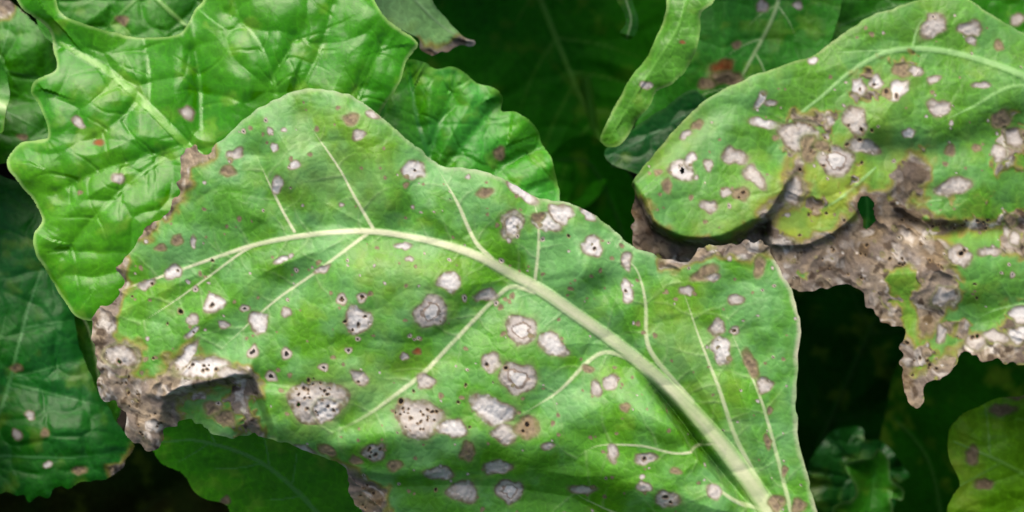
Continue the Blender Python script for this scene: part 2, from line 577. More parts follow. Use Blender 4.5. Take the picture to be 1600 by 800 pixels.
    av = lambda x: (x[:-1, :-1] + x[1:, :-1] + x[1:, 1:] + x[:-1, 1:]) / 4
    ok = keep[:-1, :-1] & keep[1:, :-1] & keep[1:, 1:] & keep[:-1, 1:] & (av(hole) < 0.5)
    F = np.stack([a[ok], b[ok], c_[ok], d_[ok]], 1)
    fl = lid[:-1, :-1][ok]
    fv = np.where(av(vm)[ok] > 0.35, vid[:-1, :-1][ok], 0)
    fd = av(dm)[ok] > 0.55
    Pf, Nf, Cf, Rf = P.reshape(-1, 3), N.reshape(-1, 3), pig.reshape(-1, 3), rgh.ravel()
    # base of the thing
    if midrib:
        mp = np.array(midrib[-1][:2], float)
        j, i = int(np.clip((mp[1] - lo[1]) / step, 0, ny - 1)), int(np.clip((mp[0] - lo[0]) / step, 0, nx - 1))
        basep = P[j, i]
    else:
        basep = Pf[F[:, 0]].mean(0)
    root = bpy.data.objects.new('beet_leaf', None)
    root.empty_display_size = 0.02
    root.location = basep
    root['label'] = label
    root['category'] = 'leaf'
    root['group'] = group
    COL.objects.link(root)
    Vl = Pf - basep
    # blade: upper skin where nothing else lies, whole lower skin, rim
    vein_on = (fv > 0) if vein_seg else np.zeros(len(F), bool)
    isdead = fd & ~vein_on & (fl == 0)
    isles = (fl > 0) & ~vein_on
    pos = {}
    jj, ii = np.nonzero(ok)
    for q in np.nonzero(isdead)[0]:
        pos[(jj[q], ii[q])] = q
    dead_parts = []
    while pos:
        st = [pos.popitem()]
        comp = []
        while st:
            (a_, b_), q = st.pop()
            comp.append(q)
            for nb in ((a_ + 1, b_), (a_ - 1, b_), (a_, b_ + 1), (a_, b_ - 1)):
                if nb in pos:
                    st.append((nb, pos.pop(nb)))
        if len(comp) * step * step >= 110:
            dead_parts.append(np.array(comp))
        else:
            isdead[np.array(comp)] = False
    top = ~(vein_on | isdead | isles)
    K = ny * nx
    Vb = Vl - Nf * thick
    e = np.concatenate([F[:, [0, 1]], F[:, [1, 2]], F[:, [2, 3]], F[:, [3, 0]]])
    key = np.sort(e, 1)
    uq, first, cnt = np.unique(key[:, 0].astype(np.int64) * (K + 1) + key[:, 1], return_index=True, return_counts=True)
    be = e[first[cnt == 1]]
    rim = np.stack([be[:, 1], be[:, 0], be[:, 0] + K, be[:, 1] + K], 1)
    back = F[:, ::-1] + K
    V2, N2, C2, R2 = np.vstack([Vl, Vb]), np.vstack([Nf, -Nf]), np.vstack([Cf, Cf]), np.concatenate([Rf, Rf])

    def add(name, faces, mat, parent):
        me = make_mesh(name, V2, faces, N2, C2, R2, mat)
        o = bpy.data.objects.new(name, me)
        o.parent = parent
        COL.objects.link(o)
        return o
    blade = add('blade', np.vstack([F[top], back, rim]), mat, root)
    for comp in dead_parts:
        add('withered_margin', F[comp], M_DEAD, blade)
    for k in range(1, big + 1):
        s = isles & (fl == k)
        if s.sum() > 3:
            add('lesion', F[s], mat, blade)
    mr_o = None
    if vein_seg:
        for k, (nm, pts) in enumerate(allv):
            s = fv == k + 1
            if s.sum() > 3:
                o = add(nm, F[s], M_VEIN, root)
    return root


def auto_veins(mid, nside=5, ang=52, length=150, w=4.0, seed=0, a0=0.12, a1=0.92):
    """pinnate side veins off a midrib given from tip to base"""
    rnd = random.Random(seed)
    p = smooth(mid, 6, False)[:, :2]
    res = []
    for side in (-1, 1):
        for k in range(nside):
            t = a0 + (a1 - a0) * (k + 0.5 + rnd.uniform(-.25, .25)) / nside
            i = int(t * (len(p) - 2))
            d = p[i] - p[i + 1]
            th = math.atan2(d[1], d[0]) + side * math.radians(ang + rnd.uniform(-8, 8))
            L = length * (0.5 + 0.7 * math.sin(math.pi * min(1, t + .1))) * rnd.uniform(.8, 1.15)
            pts, q = [], p[i].copy()
            for s in range(6):
                pts.append((q[0], q[1], max(1.6, w * (1 - s / 6.5))))
                q = q + np.array([math.cos(th), math.sin(th)]) * L / 5
                th -= side * math.radians(rnd.uniform(2, 9))
            res.append(pts[::-1])
    return res


# ------------------------------------------------------------------ soil
def build_soil():
    rs = 170
    g = np.linspace(-1, 1, rs)
    r = np.sign(g) * (np.abs(g) * 0.5 + np.abs(g) ** 9 * 120)
    X, Y = np.meshgrid(r, r + 0.1)
    Z = 0.014 * fbm(X * 1000, Y * 1000, 90, 901, 4, 0.6) * (np.abs(X) < 3) * (np.abs(Y) < 3)
    P = np.stack([X, Y, Z], -1).reshape(-1, 3)
    I = np.arange(rs * rs).reshape(rs, rs)
    F = np.stack([I[:-1, :-1].ravel(), I[:-1, 1:].ravel(), I[1:, 1:].ravel(), I[1:, :-1].ravel()], 1)
    me = bpy.data.meshes.new('soil')
    me.from_pydata(P.tolist(), [], F.tolist())
    me.polygons.foreach_set('use_smooth', np.ones(len(F), bool))
    m = bpy.data.materials.new('soil')
    m.use_nodes = True
    nt = m.node_tree
    pr = nt.nodes['Principled BSDF']
    tc = nt.nodes.new('ShaderNodeTexCoord')
    nz = nt.nodes.new('ShaderNodeTexNoise')
    nz.inputs['Scale'].default_value = 60
    nz.inputs['Detail'].default_value = 8
    rp = nt.nodes.new('ShaderNodeValToRGB')
    rp.color_ramp.elements[0].color = (0.008, 0.006, 0.004, 1)
    rp.color_ramp.elements[1].color = (0.035, 0.025, 0.018, 1)
    bp = nt.nodes.new('ShaderNodeBump')
    bp.inputs['Distance'].default_value = 0.004
    nt.links.new(tc.outputs['Object'], nz.inputs['Vector'])
    nt.links.new(nz.outputs['Fac'], rp.inputs['Fac'])
    nt.links.new(rp.outputs['Color'], pr.inputs['Base Color'])
    nt.links.new(nz.outputs['Fac'], bp.inputs['Height'])
    nt.links.new(bp.outputs['Normal'], pr.inputs['Normal'])
    pr.inputs['Roughness'].default_value = 0.95
    me.materials.append(m)
    o = bpy.data.objects.new('soil', me)
    o['kind'] = 'structure'
    o['label'] = 'dark crumbly soil under the beet plants'
    COL.objects.link(o)


build_soil()

# ------------------------------------------------------------------ palettes
C_MAIN = (A(92, 163, 46), A(90, 158, 12))
C_RIGHT = (A(94, 156, 52), A(86, 148, 8))
C_GLOSS = (A(54, 142, 0), A(80, 154, 0))
C_MID = (A(52, 136, 0), A(40, 122, 6))
C_BLUE = (A(14, 100, 26), A(10, 88, 10))
C_DARK = (A(50, 150, 0), A(38, 136, 2))
RIM = A(168, 205, 118)

# ------------------------------------------------------------------ the big blotched leaf in front
M_OUT = [(500, 138), (540, 146), (580, 170), (610, 195), (640, 220), (670, 245), (692, 258), (730, 262), (775, 275), (803, 287), (830, 305),
         (870, 314), (905, 322), (942, 346), (985, 380), (1020, 398), (1050, 408), (1080, 402), (1110, 390), (1145, 384), (1184, 378),
         (1205, 402), (1220, 432), (1235, 462), (1246, 510), (1243, 560), (1241, 620), (1245, 690), (1257, 740), (1272, 800), (1296, 890),
         (1260, 940), (1100, 920), (900, 900), (720, 900), (600, 890), (565, 840), (548, 785), (535, 748), (526, 728), (497, 716), (450, 696),
         (412, 688), (394, 676), (383, 684), (365, 688), (330, 682), (300, 669), (272, 660), (258, 674), (244, 699), (215, 694), (192, 676),
         (186, 642), (156, 620), (147, 586), (142, 526), (132, 496), (135, 474), (151, 464), (174, 446), (185, 410), (206, 384), (226, 350),
         (245, 340), (262, 320), (277, 300), (286, 268), (284, 240), (303, 226), (322, 236), (345, 219), (370, 195), (400, 172), (430, 155), (462, 143)]
M_RIB = [(165, 458, 3), (250, 432, 5), (320, 408, 6), (390, 385, 8), (450, 372, 9), (520, 363, 10), (580, 362, 11), (640, 370, 12),
         (700, 384, 14), (750, 402, 16), (800, 428, 19), (850, 456, 21), (900, 491, 21), (950, 526, 22), (1000, 566, 23), (1050, 611, 25),
         (1100, 662, 27), (1150, 724, 30), (1195, 787, 33), (1240, 870, 38)]
M_VEINS = [
    [(402, 246, 2.5), (418, 280, 3.5), (430, 306, 5), (443, 332, 5), (460, 362, 6)],
    [(478, 186, 3), (496, 214, 4), (513, 238, 5), (533, 268, 4), (552, 304, 5), (582, 356, 7)],
    [(684, 262, 5), (703, 296, 6), (717, 322, 7), (730, 352, 7), (745, 381, 8), (768, 404, 9)],
    [(830, 300, 3), (840, 338, 5), (842, 382, 6), (837, 436, 7)],
    [(950, 362, 3), (974, 398, 5), (997, 426, 6), (1009, 476, 7), (1010, 528, 8), (1021, 556, 9), (1052, 594, 10), (1082, 628, 10)],
    [(1048, 416, 3), (1068, 458, 5), (1095, 536, 6), (1120, 602, 7), (1146, 676, 8), (1172, 728, 9), (1198, 775, 9)],
    [(1128, 470, 3), (1148, 534, 5), (1176, 597, 6), (1200, 666, 7), (1220, 740, 8), (1234, 800, 8), (1246, 850, 8)],
    [(330, 560, 3), (395, 500, 4.5), (440, 462, 5), (500, 421, 5.5), (560, 376, 7), (576, 364, 7)],
    [(512, 678, 14), (545, 664, 15), (580, 644, 13), (622, 614, 11), (662, 583, 9), (702, 541, 8), (742, 499, 8), (772, 469, 8), (800, 448, 9), (836, 456, 10)],
    [(798, 657, 4), (838, 634, 6), (876, 609, 7), (920, 566, 8), (946, 551, 8), (972, 556, 9), (1004, 572, 10)],
    [(893, 722, 3), (915, 706, 4), (942, 695, 5), (1000, 695, 5), (1052, 706, 5), (1094, 700, 6), (1118, 692, 6)],
    [(885, 768, 3), (905, 778, 5), (925, 790, 6), (990, 815, 7), (1080, 820, 8), (1180, 812, 9)],
    [(1090, 735, 3), (1104, 748, 5), (1124, 766, 7), (1152, 784, 8), (1190, 796, 9)],
    [(210, 510, 2), (260, 478, 3), (320, 436, 4), (372, 398, 5), (392, 386, 5)],
]
W, GR, BR, RI, PI, OR, HO = 'white', 'grey', 'brown', 'ring', 'pit', 'orange', 'hole'
M_LES_GLINT = [
    (646, 267, 16, 15, W), (799, 351, 19, 20, GR), (799, 352, 13, 14, W), (858, 346, 22, 15, W, -10), (876, 333, 19, 14, W), (842, 340, 10, 8, BR), (815, 300, 25, 8, W, 35),
    (757, 300, 13, 7, BR, -15), (925, 386, 18, 14, W), (434, 289, 8, 12, W, 10), (462, 259, 8, 6, W, -40), (430, 232, 6, 6, W), (548, 188, 13, 9, BR, -20),
    (560, 212, 10, 8, GR), (581, 181, 11, 5, GR, 20), (423, 206, 5, 5, GR), (630, 384, 13, 5, W), (980, 408, 8, 14, GR, -15), (981, 456, 9, 15, W, -15),
    (370, 240, 12, 8, GR, -20), (357, 267, 11, 10, BR), (276, 374, 9, 9, BR), (302, 377, 4, 9, GR), (250, 386, 8, 6, BR), (920, 335, 14, 6, W, 40),
    (270, 424, 13, 11, W), (226, 446, 14, 7, GR, -15), (335, 474, 17, 13, W, -30), (302, 499, 10, 9, GR), (382, 482, 7, 6, PI),
    (404, 503, 17, 15, W), (447, 488, 8, 7, GR), (396, 549, 8, 10, PI), (448, 551, 8, 8, PI), (424, 588, 8, 7, PI), (440, 406, 12, 4, W, -25),
    (300, 519, 12, 4, W, -35), (350, 508, 7, 7, GR), (505, 421, 14, 5, GR, -20),
    (561, 500, 23, 18, W, -20), (536, 468, 9, 8, PI), (566, 465, 7, 7, PI), (673, 487, 26, 22, RI), (702, 441, 15, 17, W), (760, 461, 15, 9, GR),
    (815, 515, 21, 24, RI), (863, 538, 27, 14, W, 27), (767, 566, 15, 14, GR), (808, 590, 27, 25, RI), (770, 641, 33, 20, W, 18), (788, 679, 19, 15, GR),
    (822, 668, 18, 18, BR), (664, 595, 13, 13, GR), (655, 653, 40, 27, GR, 10), (708, 668, 20, 15, W), (563, 590, 11, 14, GR), (495, 628, 41, 34, GR, -5), (510, 640, 22, 16, W),
    (507, 573, 7, 6, PI), (545, 547, 5, 5, PI), (632, 557, 6, 6, GR), (652, 549, 6, 6, OR), (585, 706, 18, 13, GR, 20), (617, 728, 13, 8, BR), (555, 720, 10, 8, BR),
    (688, 743, 22, 11, GR), (725, 775, 25, 16, GR), (800, 773, 23, 17, RI), (778, 733, 20, 12, GR), (730, 706, 12, 14, BR), (855, 697, 10, 5, GR),
    (955, 597, 12, 11, GR), (932, 607, 9, 11, GR), (975, 635, 8, 6, BR), (920, 577, 9, 6, BR), (957, 708, 9, 12, GR), (1005, 715, 15, 9, GR), (1003, 758, 10, 9, GR),
    (1040, 778, 17, 13, GR), (915, 769, 18, 8, GR), (1052, 732, 8, 5, BR), (1100, 428, 22, 10, BR, -25), (1112, 434, 10, 6, GR), (1072, 454, 10, 7, GR),
    (1148, 469, 10, 8, GR), (1119, 512, 11, 12, GR), (1125, 546, 14, 21, W, -25), (1146, 517, 8, 6, PI), (1172, 570, 8, 24, BR, -25), (1192, 602, 10, 12, GR),
    (1212, 785, 11, 13, BR), (1244, 790, 10, 12, BR), (1182, 415, 8, 15, BR), (1198, 690, 5, 12, BR, -15), (1224, 735, 4, 9, BR), (1110, 765, 9, 13, GR, -20), (1200, 640, 4, 6, BR),
    (640, 405, 6, 4, GR), (322, 573, 46, 14, W, -8), (291, 557, 9, 24, W, 38), (362, 581, 20, 9, GR), (186, 556, 24, 17, GR), (330, 640, 14, 12, BR), (350, 655, 14, 12, BR), (472, 706, 24, 8, GR, 12), (512, 706, 14, 8, BR, 30),  # the flat grey spot on the lower left margin is a painted glint
]
_r = random.Random(4)
M_HOLES = [(281, 486, 5), (235, 446, 3.2), (887, 368, 2.6), (203, 464, 2.4), (332, 406, 3), (184, 564, 5.5), (929, 389, 3.5), (650, 269, 2.6), (332, 477, 4.5), (274, 421, 3),
           (540, 502, 3.4), (562, 506, 4.5), (572, 493, 3), (552, 514, 3), (536, 468, 3), (566, 465, 3), (625, 628, 5.2), (645, 612, 3), (715, 627, 3.4), (727, 600, 3), (788, 574, 5),
           (760, 570, 3.6), (735, 668, 3), (824, 664, 6), (816, 674, 4), (682, 771, 3), (979, 454, 3.5), (1146, 517, 2.6), (1003, 716, 4), (1038, 775, 4.5), (1046, 784, 3), (577, 702, 3.2), (588, 710, 3.4), (594, 702, 2.6),
           (560, 598, 3), (468, 632, 5.0), (262, 505, 2), (320, 579, 3.4), (300, 520, 2), (242, 560, 2.5), (200, 590, 3.5)]
for (x, y, rx, ry, k) in ((652, 652, 36, 22, 24), (495, 608, 34, 15, 16), (495, 635, 30, 16, 8), (585, 706, 13, 9, 5), (190, 620, 26, 22, 10), (230, 660, 22, 22, 8), (320, 572, 30, 9, 7), (570, 785, 18, 20, 8)):
    for _ in range(k):
        a, q = _r.uniform(0, 6.28), math.sqrt(_r.random())
        M_HOLES.append((x + rx * q * math.cos(a), y + ry * q * math.sin(a), _r.uniform(1.6, 3.6)))
M_DEAD_P = [
    [(125, 470), (160, 468), (172, 500), (166, 530), (205, 540), (210, 574), (180, 588), (230, 594), (255, 584), (289, 541), (300, 558), (345, 560), (375, 575),
     (392, 588), (352, 597), (301, 610), (273, 622), (268, 650), (262, 680), (245, 710), (205, 705), (175, 655), (130, 620), (120, 540)],
    [(275, 225), (303, 218), (330, 234), (322, 248), (305, 262), (298, 285), (282, 305), (265, 330), (240, 360), (215, 365), (225, 340), (255, 310), (270, 270)],
    [(160, 430), (186, 398), (200, 402), (188, 445), (165, 475), (125, 485)],
    [(1040, 414), (1080, 394), (1130, 374), (1190, 366), (1204, 392), (1170, 398), (1120, 400), (1080, 411)],
    [(525, 735), (560, 752), (595, 764), (602, 800), (592, 850), (545, 850), (528, 780)],
    ([(290, 620), (345, 606), (396, 594), (404, 650), (390, 700), (340, 700), (290, 690)], 0.95),
]


def m_relief(c):
    U, V = c.U, c.V
    h = -0.00050 * np.clip(430 - U, 0, None) ** 2
    line = np.interp(U, [240, 300, 380, 450, 520, 600, 700, 800, 900, 1000, 1100, 1300], [740, 710, 645, 655, 672, 672, 668, 672, 690, 745, 800, 900])
    e = np.clip(V - line, 0, None)
    h -= 1.15 * (np.sqrt(e * e + 50 ** 2) - 50)
    e2 = np.clip(V - line - 95, 0, None)
    h += 0.6 * e2
    h -= 16 * np.exp(-c.sd / 22) * sm(1150, 900, U)
    h += lip(c, [(978, 572), (1035, 645), (1070, 700), (1110, 742), (1155, 788), (1190, 840)], 32, 7, 80, 0.3)
    h += lip(c, [(1000, 578), (1052, 636), (1090, 686), (1130, 736), (1175, 796)], -30, 5, 12, 0.3)
    h += lip(c, [(250, 622), (280, 604), (301, 602), (323, 597), (352, 590), (378, 584), (402, 590)], 16, 30, 5, 0.1)
    h += plateau(c, [(262, 628), (275, 618), (301, 608), (352, 596), (388, 592), (412, 640), (420, 700), (330, 730), (262, 710), (255, 660)], -28, 9)
    h += lip(c, [(390, 592), (420, 598), (460, 602), (500, 610)], -10, 16, 10, 0.2)
    h += lip(c, [(700, 690), (640, 672), (590, 680), (540, 700), (505, 705)], 8, 30, 20)
    h += lip(c, [(530, 742), (580, 740), (640, 745), (700, 735)], 8, 18, 8)
    h += bump(c, 510, 312, 26, 44, -20, -35) + bump(c, 600, 300, 24, 60, 12, -20) + bump(c, 640, 330, 20, 40, -9, 10) + bump(c, 470, 300, 20, 40, 8, -30)
    h += bump(c, 945, 450, 30, 24, -17) + bump(c, 905, 425, 26, 36, 12) + bump(c, 870, 400, 20, 30, -8)
    h += bump(c, 440, 260, 60, 40, 10) + bump(c, 540, 210, 60, 30, 9)
    h += bump(c, 640, 560, 90, 34, -8, -40) + bump(c, 560, 470, 120, 60, 9)
    h += lip(c, [(470, 400), (600, 420), (720, 450), (760, 500)], 8, 40, 40, 0.3)
    h += lip(c, [(750, 400), (850, 470), (950, 545), (1050, 640), (1130, 730), (1200, 830)], -14, 40, 46, 0.1)
    h += 0.00016 * np.clip(U - 1060, 0, None) ** 2
    return h


M_RIB = [(x, y, w * 0.86) for x, y, w in M_RIB]
build_leaf('large pale-spotted green leaf in front with a thick pale midrib and a withered grey tip', M_OUT, 0.665, (640, 450), (-0.10, -0.44, 0.90), C_MAIN, step=1.7,
           midrib=M_RIB, veins=M_VEINS, lesions=M_LES_GLINT, dead=M_DEAD_P, holes=M_HOLES, relief=m_relief, pillow=14, pillow_w=36,
           quilt=(3.2, 85), net=(0.15, 15), wrinkle=(14, 120), dead_dark=0.05, edge_fn=lambda U, V: 0.4 + 0.6 * sm(1160, 1215, U), edge_col=(A(212, 208, 178), 6, 0.95), rough=(0.42, 0.06), vein_ridge=0.17, vein_col=A(226, 226, 188), specks=380, seed=101, edge_amp=2.2, tert=0.13, bloom=(A(122, 181, 116), 0.62),
           yellow=[([(470, 200), (540, 170), (640, 260), (600, 330), (480, 330), (420, 280)], 0.25), ([(560, 390), (700, 400), (690, 460), (560, 440)], 0.30),
                   ([(1000, 480), (1080, 420), (1130, 560), (1190, 760), (1100, 640)], 0.30), ([(540, 560), (700, 560), (620, 640), (480, 680), (440, 600)], 0.25)], dead_rag=7)

# ------------------------------------------------------------------ the half-dead leaf on the right
R_OUT = [(990, 284), (1014, 250), (1040, 220), (1080, 174), (1120, 145), (1180, 118), (1235, 98), (1280, 80), (1310, 55), (1350, 30), (1400, 11), (1445, -2), (1480, -7),
         (1515, 0), (1545, 20), (1580, 42), (1620, 62), (1720, 130), (1780, 260), (1790, 430), (1730, 560), (1660, 568), (1600, 561), (1540, 555), (1510, 550), (1488, 574), (1468, 592),
         (1446, 605), (1430, 634), (1415, 612), (1411, 570), (1404, 520), (1384, 508), (1364, 488), (1345, 466), (1334, 448), (1275, 452), (1228, 453), (1170, 460), (1100, 440),
         (1040, 412), (1000, 396), (984, 368), (988, 320)]
R_RIB = [(1225, 196, 3), (1285, 150, 5), (1325, 116, 6), (1370, 88, 7), (1405, 78, 8), (1450, 77, 9), (1500, 85, 10), (1550, 100, 11), (1600, 121, 12), (1690, 170, 14)]
R_VEINS = [
    [(1450, 20, 3), (1434, 42, 4), (1426, 74, 6)],
    [(1436, 212, 3), (1480, 186, 5), (1525, 164, 6), (1565, 141, 7), (1605, 136, 8), (1680, 160, 9)],
    [(1270, 332, 4), (1300, 318, 6), (1328, 298, 7), (1352, 276, 6), (1368, 262, 4)],
    [(1398, 346, 3), (1440, 318, 4), (1470, 312, 4)],
    [(1515, 508, 3), (1550, 486, 5), (1600, 475, 6), (1680, 470, 7)],
    [(1475, 352, 4), (1530, 352, 5), (1600, 346, 6), (1690, 330, 7)],
    [(1290, 82, 2.5), (1340, 80, 3), (1400, 78, 4)],
]
R_LES = [
    (1191, 193, 19, 7, W), (1190, 156, 6, 14, W, 30), (1269, 95, 7, 5, W), (1148, 243, 18, 13, GR, 10), (1180, 275, 20, 11, GR, 50), (1108, 258, 8, 8, GR), (1066, 266, 17, 17, HO),
    (1080, 250, 7, 14, W, 15), (1342, 136, 10, 13, W), (1368, 128, 9, 13, W), (1402, 141, 20, 12, W, -30), (1385, 146, 8, 8, BR), (1408, 110, 15, 10, BR, 30), (1430, 112, 11, 8, GR),
    (1336, 189, 17, 25, GR, -10), (1297, 188, 7, 8, GR), (1248, 214, 29, 24, GR), (1305, 251, 24, 27, RI), (1350, 229, 24, 12, GR, 15), (1467, 169, 16, 13, GR), (1420, 209, 10, 7, W),
    (1458, 125, 9, 6, GR), (1532, 133, 12, 4, GR), (1458, 40, 24, 15, GR, -30), (1515, 45, 19, 11, GR), (1517, 64, 8, 6, GR), (1560, 72, 8, 8, BR), (1565, 187, 15, 15, BR, 40),
    (1586, 216, 13, 14, GR), (1560, 239, 12, 12, GR), (1490, 291, 30, 12, GR, -12), (1484, 235, 9, 7, BR), (1525, 231, 7, 6, BR), (1110, 321, 12, 9, GR), (1160, 303, 13, 11, BR),
    (1137, 300, 8, 7, GR), (1240, 298, 14, 20, GR, 20), (1265, 232, 16, 20, BR), (1285, 228, 12, 10, BR), (1498, 398, 20, 14, GR), (1545, 392, 16, 7, GR), (1585, 372, 9, 9, GR), (1580, 345, 10, 10, BR),
    (1475, 462, 18, 14, GR, -20), (1470, 520, 8, 16, GR, -20), (1592, 492, 14, 12, W), (1590, 522, 18, 12, W), (1555, 525, 20, 8, GR), (1525, 535, 14, 10, GR), (1030, 270, 6, 5, BR), (1045, 290, 8, 10, BR), (1205, 160, 8, 5, GR), (1560, 20, 8, 6, BR),
    (1640, 300, 16, 12, GR), (1660, 400, 14, 18, GR), (1090, 195, 10, 6, BR, -40), (1072, 210, 9, 5, GR, -40),
]
R_HOLES = [(1290, 335, 3.2), (1265, 338, 3), (1250, 366, 3.2), (1318, 345, 2.6), (1500, 396, 6), (1507, 391, 4.5), (1527, 527, 5), (1520, 529, 4.5), (1437, 556, 3), (1400, 150, 4), (1385, 142, 4), (1345, 140, 3), (1365, 132, 3.4),
           (1525, 465, 2.4), (1520, 442, 2), (1163, 300, 4), (1157, 310, 3),
           [(1346, 305), (1358, 306), (1364, 322), (1367, 342), (1356, 352), (1344, 358), (1346, 336), (1340, 320)]]
for (x, y, rx, ry, k) in ((1310, 230, 60, 40, 12), (1480, 350, 70, 10, 18), (1440, 560, 30, 30, 8), (1300, 410, 70, 25, 10), (1430, 400, 50, 20, 10)):
    for _ in range(k):
        R_HOLES.append((x + _r.uniform(-rx, rx), y + _r.uniform(-ry, ry), _r.uniform(1.8, 3.6)))
R_DEAD = [
    [(975, 298), (1003, 310), (1020, 350), (1070, 376), (1130, 376), (1185, 345), (1215, 308), (1238, 262), (1262, 246), (1256, 290), (1226, 320), (1202, 345), (1195, 378), (1200, 480), (1040, 480), (970, 400)],
    [(1195, 378), (1245, 382), (1290, 368), (1333, 338), (1340, 296), (1375, 296), (1390, 315), (1412, 300), (1450, 346), (1510, 350), (1560, 348), (1560, 358), (1500, 362), (1455, 368), (1492, 388), (1480, 412),
     (1400, 426), (1375, 432), (1388, 460), (1350, 482), (1330, 465), (1190, 470)],
    [(1395, 330), (1405, 270), (1425, 243), (1447, 255), (1435, 300), (1415, 335)],
    [(1335, 455), (1365, 452), (1385, 478), (1408, 500), (1418, 560), (1432, 585), (1462, 572), (1492, 548), (1512, 534), (1560, 530), (1640, 530), (1640, 575), (1530, 570), (1480, 610), (1430, 660), (1395, 610), (1385, 525)],
    [(1440, 440), (1465, 420), (1495, 430), (1490, 465), (1466, 500), (1445, 520), (1440, 480)],
    ([(1365, 425), (1490, 412), (1500, 470), (1470, 560), (1400, 570), (1385, 500)], 1.02),
    ([(1195, 350), (1215, 260), (1225, 190), (1300, 170), (1345, 160), (1370, 220), (1450, 235), (1450, 340), (1340, 340), (1290, 372), (1210, 380)], 1.12),
    ([(1380, 300), (1600, 330), (1620, 380), (1500, 410), (1400, 380)], 1.08),
    ([(1500, 500), (1560, 490), (1640, 480), (1640, 560), (1500, 560)], 0.98),
    ([(1540, 165), (1600, 180), (1620, 230), (1560, 255), (1545, 215)], 0.95),
    ([(1370, 100), (1440, 95), (1430, 150), (1380, 165), (1330, 150)], 1.05),
]
R_YEL = [([(1195, 360), (1225, 260), (1290, 210), (1360, 250), (1340, 330), (1285, 372), (1210, 380)], 0.95), ([(1100, 330), (1200, 270), (1210, 310), (1150, 370), (1080, 365)], 0.35),
         ([(1370, 250), (1450, 230), (1440, 330), (1390, 340)], 0.55), ([(1390, 430), (1450, 430), (1460, 580), (1400, 560)], 0.4), ([(1440, 350), (1600, 350), (1600, 385), (1440, 385)], 0.5),
         ([(1330, 120), (1420, 110), (1400, 200), (1320, 220)], 0.25), ([(1060, 190), (1110, 170), (1060, 250), (1020, 260)], 0.4)]


def r_relief(c):
    U, V = c.U, c.V
    h = -14 * np.exp(-c.sd / 26) * sm(300, 60, V)
    h += lip(c, [(985, 292), (1003, 314), (1022, 352), (1070, 375), (1130, 373), (1185, 346), (1216, 308), (1240, 262)], 30, 55, 6, 0.08)
    h += plateau(c, [(975, 298), (1003, 310), (1020, 350), (1070, 376), (1130, 376), (1180, 352), (1196, 350), (1195, 378), (1200, 480), (1040, 480), (970, 400)], -44, 12)
    h += lip(c, [(1195, 378), (1245, 382), (1290, 368), (1333, 336), (1348, 300)], 15, 36, 5, 0.1)
    h += lip(c, [(1352, 150), (1378, 182), (1430, 202), (1480, 188), (1525, 166), (1600, 138), (1720, 120)], 24, 60, 40, 0.12)
    h += lip(c, [(1330, 250), (1380, 238), (1440, 240), (1520, 222), (1620, 200)], -12, 26, 26, 0.15)
    h += lip(c, [(1455, 375), (1500, 362), (1560, 360), (1640, 350)], -9, 14, 14, 0.2)
    h += lip(c, [(1370, 430), (1400, 428), (1440, 424), (1490, 410)], 7, 6, 26, 0.15)
    h += bump(c, 1120, 300, 60, 40, 14) + bump(c, 1300, 300, 60, 40, 12, -20) + bump(c, 1520, 440, 90, 50, 12)
    h += lip(c, [(1000, 290), (1060, 220), (1140, 170), (1230, 190)], -8, 20, 20, 0.2)
    h += 0.10 * np.clip(V - 470, 0, None)
    h += plateau(c, [(1400, 330), (1450, 348), (1510, 352), (1490, 372), (1440, 375), (1405, 372)], -14, 8)
    return h


build_leaf('half-dead spotted leaf at right with a torn hole and brown crumpled patches', R_OUT, 0.735, (1330, 250), (0.10, -0.40, 0.90), C_RIGHT, step=1.8,
           midrib=R_RIB, veins=R_VEINS, lesions=R_LES, dead=R_DEAD, holes=R_HOLES, yellow=R_YEL, relief=r_relief, pillow=8, pillow_w=40, quilt=(2.0, 50),
           wrinkle=(14, 120), edge_col=(A(172, 186, 124), 4, 0.5), rough=(0.45, 0.06), vein_col=A(150, 196, 122), vein_ridge=0.22, specks=200, seed=202, dead_break=0.3, dead_rag=6, crumple=4.5, edge_amp=2, tert=0.12, bloom=(A(112, 174, 104), 0.55))

# ------------------------------------------------------------------ glossy puckered leaf, upper left
L2_OUT = [(20, -30), (32, 9), (52, 26), (75, 46), (82, 76), (88, 108), (57, 124), (47, 143), (64, 168), (77, 212), (58, 219), (30, 224), (11, 254), (30, 285), (50, 310), (66, 342),
          (54, 364), (57, 396), (76, 430), (100, 468), (140, 500), (260, 480), (420, 400), (560, 260), (598, 172), (622, 132), (635, 98), (645, 84), (654, 66), (625, 46), (600, 28), (582, -2), (570, -60),
          (440, -90), (330, -60), (318, -2), (306, 12), (295, 36), (280, 53), (248, 58), (210, 56), (170, 48), (130, 36), (97, 22), (86, -2), (80, -40)]


def l2_relief(c):
    U, V = c.U, c.V
    h = bump(c, 170, 330, 110, 110, 22) + bump(c, 430, 90, 120, 90, 20) + bump(c, 240, 110, 70, 50, -10, 30)
    h += lip(c, [(290, -40), (304, 40), (312, 110), (316, 180), (318, 240)], -17, 36, 18, 0.3)
    h += lip(c, [(60, 40), (150, 70), (230, 75), (300, 60)], -14, 30, 50, 0.2)
    h += lip(c, [(560, -30), (590, 60), (560, 140), (520, 200)], 14, 40, 40, 0.2)
    h -= 10 * np.exp(-c.sd / 14)
    return h


